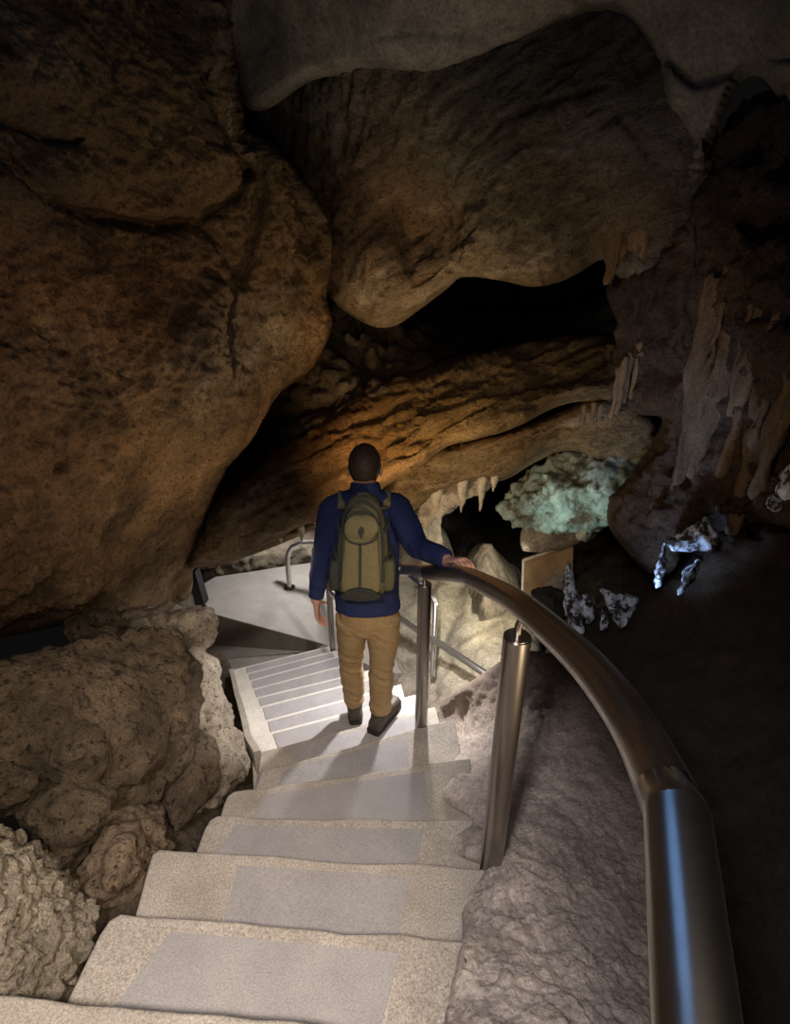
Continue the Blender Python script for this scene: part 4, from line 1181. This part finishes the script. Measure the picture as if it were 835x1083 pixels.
# jacket
bm = bmesh.new()
hem = pelv + Vector((0, -.005, -.028))
add_tube(bm, spline([hem, hem.lerp(chest, .4), chest, chest.lerp(neckb, .55), neckb + Vector((0, 0, -.02))], 5), interp([(.176, .132), (.170, .125), (.182, .125), (.15, .105), (.078, .075)], 5), 28, X1, caps='flat')
for s in (shL, shR):
    add_tube(bm, [neckb.lerp(s, .2) + Vector((0, 0, -.05)), s.lerp(neckb, .3) + Vector((0, 0, -.018)), s], [.075, .072, .07], 18)
for a, b, c in ((shL, elL, wrL), (shR, elR, wrR)):
    add_tube(bm, spline([a, a.lerp(b, .5), b, b.lerp(c, .5), c.lerp(b, .04)], 4), interp([.074, .068, .057, .052, .042], 4), 20, caps='flat')
jk = from_bm('pullover', bm, M['navy'], man)
evaluated(jk, [('REMESH', dict(mode='VOXEL', voxel_size=.0075)), ('SMOOTH', dict(factor=.5, iterations=5))])
def jfold(p):
    k = .006 * fbm(Vector((p.x * 9, p.y * 9, p.z * 9)), 3)
    for kn, r in ((elL, .1), (elR, .1), (wrL, .09), (wrR, .09)):
        d = (p - kn).length
        k += .009 * math.exp(-(d / r) ** 2) * noise.noise(Vector((p.x * 14, p.y * 14, p.z * 34 + p.x * 16)))
    w = math.exp(-((p.z - hem.z - .04) / .06) ** 2)
    return k + .007 * w * noise.noise(Vector((p.x * 9, p.y * 9, p.z * 40)))
displace(jk, jfold)
bm = bmesh.new()
add_tube(bm, [neckb + Vector((0, -.005, -.035)), neckb + Vector((0, -.003, .0)), neckb + Vector((0, .0, .022)), neckb + Vector((0, .004, .034))], [(.088, .085), (.076, .074), (.070, .07), (.067, .066)], 28, X1, caps=None)
co_ = from_bm('collar', bm, M['navy'], jk)
evaluated(co_, [('SOLIDIFY', dict(thickness=.006, offset=1)), ('SUBSURF', dict(levels=1))])

# shoes
def shoe(an, zf, yaw):
    c = Vector((an.x, an.y, zf))
    R_ = Matrix.Rotation(yaw, 3, 'Z')
    prof = [(-.088, .030, .060), (-.075, .042, .078), (-.03, .045, .088), (.02, .044, .085), (.07, .048, .068), (.12, .052, .058), (.165, .048, .05), (.198, .032, .038)]
    bm = bmesh.new()
    rings = []
    for y, w, h in prof:
        ring = []
        for k in range(16):
            a = 2 * math.pi * k / 16
            zz = math.sin(a) ** .8 * h if math.sin(a) > 0 else 0
            ring.append(bm.verts.new(c + R_ @ Vector((math.copysign(abs(math.cos(a)) ** .7, math.cos(a)) * w, y, .026 + zz))))
        rings.append(ring)
    for a, b in zip(rings, rings[1:]):
        for k in range(16): bm.faces.new((a[k], a[(k + 1) % 16], b[(k + 1) % 16], b[k]))
    bm.faces.new(rings[0]); bm.faces.new(rings[-1])
    add_tube(bm, [c + R_ @ Vector((0, -.02, .07)), c + R_ @ Vector((0, -.012, .112))], [(.048, .060), (.049, .058)], 16, X1, caps='flat')
    so = from_bm('shoe', bm, M['shoe'], man)
    evaluated(so, [('REMESH', dict(mode='VOXEL', voxel_size=.005)), ('SMOOTH', dict(factor=.5, iterations=3))])
    bm = bmesh.new()
    out = [(-.098, .024), (-.09, .040), (-.03, .049), (.02, .047), (.08, .052), (.13, .056), (.17, .051), (.203, .034), (.21, .012)]
    pl = [c + R_ @ Vector((x, y, .032)) for y, x in out] + [c + R_ @ Vector((-x, y, .032)) for y, x in out[::-1]]
    prism(bm, pl, [p - Vector((0, 0, .030)) for p in pl])
    from_bm('sole', bm, M['sole'], so, smooth=False)
shoe(anL, zH, .12); shoe(anR, zG, -.5)

# ------------------------------------------------------------------ backpack
pt, pb = J(384, 524, 2.44), J(383, 627, 2.36)          # centre line top and bottom of the pack
pk = empty('backpack', pb, 'olive green backpack with a dark base worn by the man', 'backpack')
upv = (pt - pb); PH = upv.length; upv.normalize()
rgt = X1.copy(); outv = rgt.cross(upv).normalized()      # outv points away from the wearer's back (towards the stairs above)
if outv.y > 0: outv = -outv
def PK(u, v, w): return pb + rgt * u + upv * (v * PH) + outv * w
def pack_shape(bm, prof, w0, seg=28, pw=.55):
    """stack of super-elliptic rings: (height, half width, depth outwards, x offset)"""
    rings = []
    for v, hw, dp, xo in prof:
        ring = []
        for k in range(seg):
            a = 2 * math.pi * k / seg
            cx = math.copysign(abs(math.cos(a)) ** pw, math.cos(a)) * hw + xo
            cy = math.copysign(abs(math.sin(a)) ** pw, math.sin(a)) * dp / 2 + w0 + dp / 2
            ring.append(bm.verts.new(PK(cx, v, cy)))
        rings.append(ring)
    for a, b in zip(rings, rings[1:]):
        for k in range(seg): bm.faces.new((a[k], a[(k + 1) % seg], b[(k + 1) % seg], b[k]))
    bm.faces.new(rings[0]); bm.faces.new(rings[-1])
bm = bmesh.new()
pack_shape(bm, [(.0, .085, .09, 0), (.03, .115, .13, 0), (.15, .13, .155, 0), (.4, .128, .155, 0), (.65, .115, .145, 0), (.82, .098, .13, 0), (.93, .078, .11, 0), (.98, .055, .08, 0), (1.0, .03, .05, 0)], -.06)
main = from_bm('main_compartment', bm, M['olive'], pk)
evaluated(main, [('SUBSURF', dict(levels=1))])
displace(main, lambda p: .004 * fbm(p * 14, 3))
bm = bmesh.new()
pack_shape(bm, [(.06, .075, .03, -.003), (.1, .095, .045, -.003), (.3, .092, .055, -.003), (.5, .084, .055, -.003), (.62, .078, .05, -.003), (.66, .074, .035, -.003)], .075)
fp = from_bm('front_pocket', bm, M['olivel'], pk); evaluated(fp, [('SUBSURF', dict(levels=1))]); displace(fp, lambda p: .003 * fbm(p * 18, 3))
bm = bmesh.new()
pack_shape(bm, [(.60, .045, .03, -.002), (.64, .07, .045, -.002), (.72, .082, .055, -.002), (.8, .078, .055, -.002), (.85, .07, .045, -.002), (.875, .05, .025, -.002)], .07)
tp = from_bm('top_pocket', bm, M['olivel'], pk); evaluated(tp, [('SUBSURF', dict(levels=1))]); displace(tp, lambda p: .003 * fbm(p * 18, 3))
def band(name, pts, w, mat, parent, flat=.4):
    bm = bmesh.new(); add_tube(bm, spline(pts, 6), (w), 10, X1) if isinstance(w, list) else add_tube(bm, spline(pts, 6), [(w, w * flat)] * (6 * (len(pts) - 1) + 1), 10, X1)
    return from_bm(name, bm, mat, parent)
band('zipper', [PK(-.004, v, .137 - .006 * (v < .2)) for v in (.16, .3, .45, .61)], .005, M['packdark'], fp, .8)
band('zipper', [PK(-.078, .70, .118), PK(-.06, .635, .128), PK(-.003, .605, .133), PK(.055, .635, .128), PK(.074, .70, .118)], .004, M['packdark'], tp, .8)
band('zipper', [PK(-.074, .78, .108), PK(-.06, .85, .112), PK(-.002, .89, .1), PK(.058, .85, .112), PK(.072, .78, .108)], .005, M['packdark'], tp, .8)
band('seam', [PK(-.103, .2, .09), PK(-.1, .5, .088), PK(-.092, .72, .078), PK(-.07, .88, .062), PK(0, .955, .05), PK(.07, .88, .062), PK(.092, .72, .078), PK(.1, .5, .088), PK(.103, .2, .09)], .006, M['packdark'], main, .8)
# dark arched base panel
bm = bmesh.new()
arc = [(-.098, .055), (-.085, .10), (-.05, .15), (0, .17), (.05, .15), (.085, .10), (.098, .055), (.07, .015), (0, .005), (-.07, .015)]
fr = [PK(u - .003, v, .139 - .5 * max(0, .08 - v) - u * u * 1.2) for u, v in arc]
prism(bm, fr, [p - outv * .05 for p in fr]); from_bm('base_panel', bm, M['packdark'], pk, smooth=False)
# dark leaf shaped emblem on the top pocket
bm = bmesh.new()
sh = [(0, .03), (.012, .018), (.016, .002), (.006, -.004), (.009, -.016), (0, -.03), (-.006, -.014), (-.014, -.002), (-.009, .016)]
fr = [PK(u - .002, .715, .131) + upv * v for u, v in sh]
prism(bm, fr, [p - outv * .01 for p in fr]); from_bm('emblem', bm, M['packdark'], tp, smooth=False)
for s in (-1, 1):
    bm = bmesh.new()
    pack_shape(bm, [(.06, .02, .09, s * .125), (.1, .03, .11, s * .128), (.25, .032, .115, s * .13), (.38, .026, .11, s * .13), (.4, .02, .1, s * .128)], -.03, 20)
    sp = from_bm('side_pocket', bm, M['packdark'] if s < 0 else M['olive'], pk); evaluated(sp, [('SUBSURF', dict(levels=1))])
    band('compression_strap', [PK(s * .133, .5, -.02), PK(s * .134, .47, .04), PK(s * .112, .42, .09), PK(s * .098, .40, .1)], .006, M['packdark'], pk)
    band('compression_strap', [PK(s * .118, .78, -.02), PK(s * .118, .74, .04), PK(s * .095, .68, .085)], .006, M['packdark'], pk)
    sh_ = shL if s < 0 else shR
    c_ = neckb.lerp(sh_, .66)
    pts = [PK(s * .068, .86, -.03), c_ + Vector((s * .0, -.082, .0)), c_ + Vector((0, -.05, .026)), c_ + Vector((s * .004, .0, .046)), c_ + Vector((s * .01, .065, .025)), c_ + Vector((s * .02, .125, -.06)), sh_ + Vector((s * -.03, .135, -.22)), sh_ + Vector((s * -.02, .09, -.36)), PK(s * .12, .25, -.05)]
    band('shoulder_strap', pts, .025, M['olivel'], pk, .2)
    band('strap_end', [PK(s * .128, .2, -.02), PK(s * .15, .13, -.0), PK(s * .152, .06, .01)], .006, M['packdark'], pk)
band('haul_loop', [PK(-.03, .97, .0), PK(-.02, 1.01, -.01), PK(.02, 1.01, -.01), PK(.03, .97, .0)], .008, M['packdark'], pk, .5)

# ------------------------------------------------------------------ light
world = bpy.data.worlds.new('cave'); bpy.context.scene.world = world
world.use_nodes = True
bg = world.node_tree.nodes['Background']; bg.inputs[0].default_value = (0.9, 0.85, 0.8, 1); bg.inputs[1].default_value = 0.004
def lamp(kind, name, loc, power, col, size=.1, target=None, angle=None, blend=.5):
    l = bpy.data.lights.new(name, kind); l.energy = power; l.color = col
    if kind == 'AREA': l.size = size
    else: l.shadow_soft_size = size
    if kind == 'SPOT': l.spot_size = math.radians(angle); l.spot_blend = blend
    o = bpy.data.objects.new(name, l); C.objects.link(o); o.location = loc
    if target is not None:
        o.rotation_euler = (Vector(target) - Vector(loc)).to_track_quat('-Z', 'Y').to_euler()
    return o
lamp('SPOT', 'stair_lamp', P(447, 600, Y=3.35), 125, (1.0, .96, .94), .03, P(400, 770, Y=3.0), 150, .35)
lamp('SPOT', 'landing_lamp', P(330, 520, D=7.0), 85, (1.0, .95, .93), .06, P(300, 640, D=7), 140)
lamp('SPOT', 'path_lamp', EYE + Vector((-.35, -.3, .6)), 200, (1.0, .92, .90), .12, P(455, 910, D=2.1), 68, .7)
lamp('SPOT', 'rubble_lamp', EYE + Vector((.25, -.25, .4)), 210, (1.0, .82, .60), .12, P(80, 935, D=2.0), 66, .9)
lamp('SPOT', 'wall_lamp', EYE + Vector((.9, 0.4, -1.3)), 98, (1.0, .75, .48), .15, P(215, 440, D=2.9), 86, 1.0)
lamp('SPOT', 'roof_lamp', EYE + Vector((.1, 0.9, -.62)), 42, (1.0, .78, .52), .2, P(470, 235, D=3.3), 76, 1.0)  # unseen fill added to lift the dark ceiling
lamp('SPOT', 'slab_lamp', P(300, 610, D=3.0), 115, (1.0, .68, .34), .1, P(490, 435, D=4.3), 90, .9)
lamp('SPOT', 'graze_lamp', P(447, 602, Y=3.3), 42, (1.0, .82, .58), .12, P(250, 300, D=3.0), 112, .6)  # unseen fill, added to graze out the wall's relief
lamp('SPOT', 'drapery_lamp', P(640, 620, D=2.0), 22, (1.0, .74, .5), .1, P(720, 370, D=3.1), 105, .9)  # added spot with no visible source, brightens the right wall
lamp('SPOT', 'rear_lamp', P(560, 590, D=5.2), 34, (1.0, .90, .72), .05, P(480, 610, D=5.6), 150, .8)
_p = P(722, 970, D=.56); _v = (_p - EYE).normalized(); _t = Vector(strt[2] - strt[1]).normalized()
_n = -(_v - _t * _v.dot(_t)).normalized(); _n = Matrix.Rotation(math.radians(10), 3, _t) @ _n
_r = _v - 2 * _v.dot(_n) * _n
print('REFL', _r, _p + _r * 1.5 - EYE)
lamp('POINT', 'blue_roof_lamp', _p + _r * 1.5, 8, (.2, .45, 1.0), .38)
lamp('SPOT', 'teal_lamp', P(575, 590, D=4.2), 15, (.72, 1.0, .92), .05, P(610, 515, D=4.6), 90, .8)
lamp('SPOT', 'blue_lamp', P(645, 680, D=3.0), 62, (.38, .58, 1.0), .05, P(690, 582, D=3.3), 70, .8)
lamp('SPOT', 'lip_lamp', P(505, 600, D=3.9), 11, (1.0, .93, .8), .05, P(480, 530, D=4.8), 110, .8)  # extra unseen spot put in to brighten the stalactites

sc = bpy.context.scene
sc.view_settings.view_transform = 'Standard'
sc.view_settings.look = 'None'
